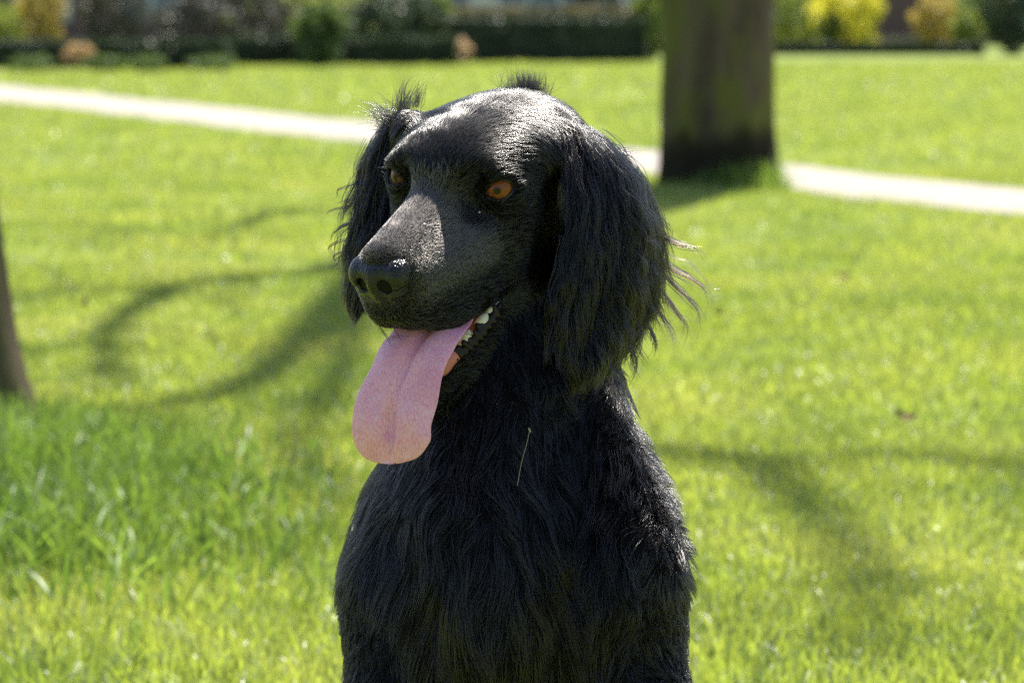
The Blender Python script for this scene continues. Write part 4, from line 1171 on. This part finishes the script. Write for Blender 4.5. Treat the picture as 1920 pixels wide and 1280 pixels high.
far_s = [short_ear(*EFAR, 4000, 60), ear_hair(*EFAR, 120, 18, 110, 3.0, 0.15, 1.0, brange=(0.0, 1.0), trange=(0.05, 0.98)),
         ear_hair(*EFAR, 45, 16, 105, 5, 0.35, 1.0, brange=(0.7, 1.0), trange=(0.2, 0.95)),
         ear_hair(*EFAR, 16, 5, 130, 16, 1.5, 1.0, 2.0, 0.15, brange=(0.85, 1.0), trange=(0.35, 0.75), npts=20)]
hair_obj('ear_feathering', [tw(s) for s in far_s], [0.5 * K] * 4, M_furlong, ears[1])

# tufts that stand up from the crown and the ear roots
def tuft(c, spread, d, dspread, n, length, bend, npts=9):
    c = np.asarray(c, float); d = np.asarray(d, float)
    P = c + RNG.normal(size=(n, 3)) * np.asarray(spread)
    D = unit(d + RNG.normal(size=(n, 3)) * dspread); Bn = np.asarray(bend) * RNG.uniform(0.3, 1.5, (n, 1))
    l_ = (length * RNG.uniform(0.4, 1.25, n))[:, None]
    out = [P]
    for k in range(1, npts):
        out.append(out[-1] + unit(D + Bn * (k / npts) ** 1.4) * l_ / (npts - 1))
    return np.stack(out, 1)
tf_ = [tuft(q(985, 186, -190), (16, 6, 12), (0.25, 1, 0), 0.26, 500, 50, (-0.5, 0.1, 0)),
       tuft(q(950, 192, -180), (18, 5, 12), (0.8, 0.5, 0), 0.2, 500, 56, (0.4, 0.3, 0)),
       tuft(q(757, 214, -185), (8, 7, 10), (-0.1, 1, 0), 0.22, 120, 62, (0.75, -0.1, 0)),
       tuft(q(738, 228, -190), (16, 10, 10), (-0.6, 0.7, 0), 0.3, 220, 46, (-0.5, -0.6, 0)),
       tuft(q(782, 200, -170), (5, 5, 5), (0.25, 1, 0), 0.12, 40, 40, (0.1, 0.0, 0)),
       tuft(q(1125, 292, -125), (10, 4, 10), (0.98, 0.12, 0), 0.10, 170, 58, (0.1, -0.25, 0)),
       tuft(q(1085, 262, -115), (14, 10, 10), (0.7, -0.2, 0.1), 0.15, 400, 50, (0.0, -0.7, 0))]
hair_obj('crown_tufts', [tw(s) for s in tf_], [0.38 * K] * len(tf_), M_furlong, dog)
# whiskers
wk = []
for (u_, v_, w_, d, l_, bn) in [(838, 545, 66, (1, 0.03, 0.3), 60, (0, 0.2, 0)), (862, 548, 40, (1, 0.0, 0.3), 70, (0, 0.3, 0)), (880, 570, 30, (-0.8, 0.42, 0.5), 60, (0, 0, 0)),
                                  (905, 575, 20, (-0.8, 0.5, 0.5), 70, (0, 0, 0)), (900, 560, 20, (1, 0.35, 0.1), 130, (0, 0.5, 0)),
                                  (762, 318, -60, (-1, 0.18, 0.0), 62, (0, -0.3, 0)), (715, 470, 60, (-0.9, 0.45, 0.0), 50, (0, -0.3, 0)), (850, 590, 55, (-0.7, 0.45, 0.4), 70, (0, 0, 0)),
                                  (925, 300, -10, (0.7, 0.7, 0.5), 60, (0.4, -0.4, 0)), (870, 520, 50, (0.9, -0.25, 0.4), 50, (0, -0.2, 0))]:
    wk.append(tuft(q(u_, v_, w_), (0.5, 0.5, 0.5), d, 0.02, 1, l_, bn))
wk = [w[:, :, :] for w in wk]
hair_obj('whiskers', [tw(np.concatenate(wk))], [0.26 * K], M_whisker, dog)

# dry bits caught in the coat, and the bead under the eye
def on_coat(u, v, lift):
    """point of the dog's surface seen at (u, v), raised by lift"""
    W = np.arange(400, -400, -2.0)
    P = np.stack([q(u, v, w) for w in W]); i = int(np.argmax(body.val(P) < 0))
    return q(u, v, W[i] + lift)
stalk = [on_coat(u_, v_, 16) for u_, v_ in ((993, 806), (988, 830), (979, 862), (975, 882), (970, 910))]
v_, f_ = tube(polyspline(stalk, 12), np.full(12, 0.55), 6)
so = empty('grass_stalk', tuple(to_world(stalk[0]))); tag(so, 'thin dry grass stalk caught in the fur of the chest', 'stalk')
mesh_obj('stem', to_world(v_) - to_world(stalk[0]), f_, M_dry, so)
mesh_obj('husk', (SPH_V * np.array((1.8, 1.5, 5.0))) @ np.array(Matrix.Rotation(0.4, 3, 'Y')) * K, SPH_F, M_dry, so)
c_ = to_world(on_coat(965, 1238, 14))
fo = mesh_obj('straw_fleck', (SPH_V * np.array((1.3, 0.8, 4.5))) @ np.array(Matrix.Rotation(-0.5, 3, 'Y')) * K, SPH_F, M_dry)
fo.location = c_; tag(fo, 'tiny pale straw fleck low on the chest fur', 'straw')
mesh_obj('tear_bead', tw(on_coat(899, 398, 5) + SPH_V * 1.9), SPH_F, M_tear, dog)
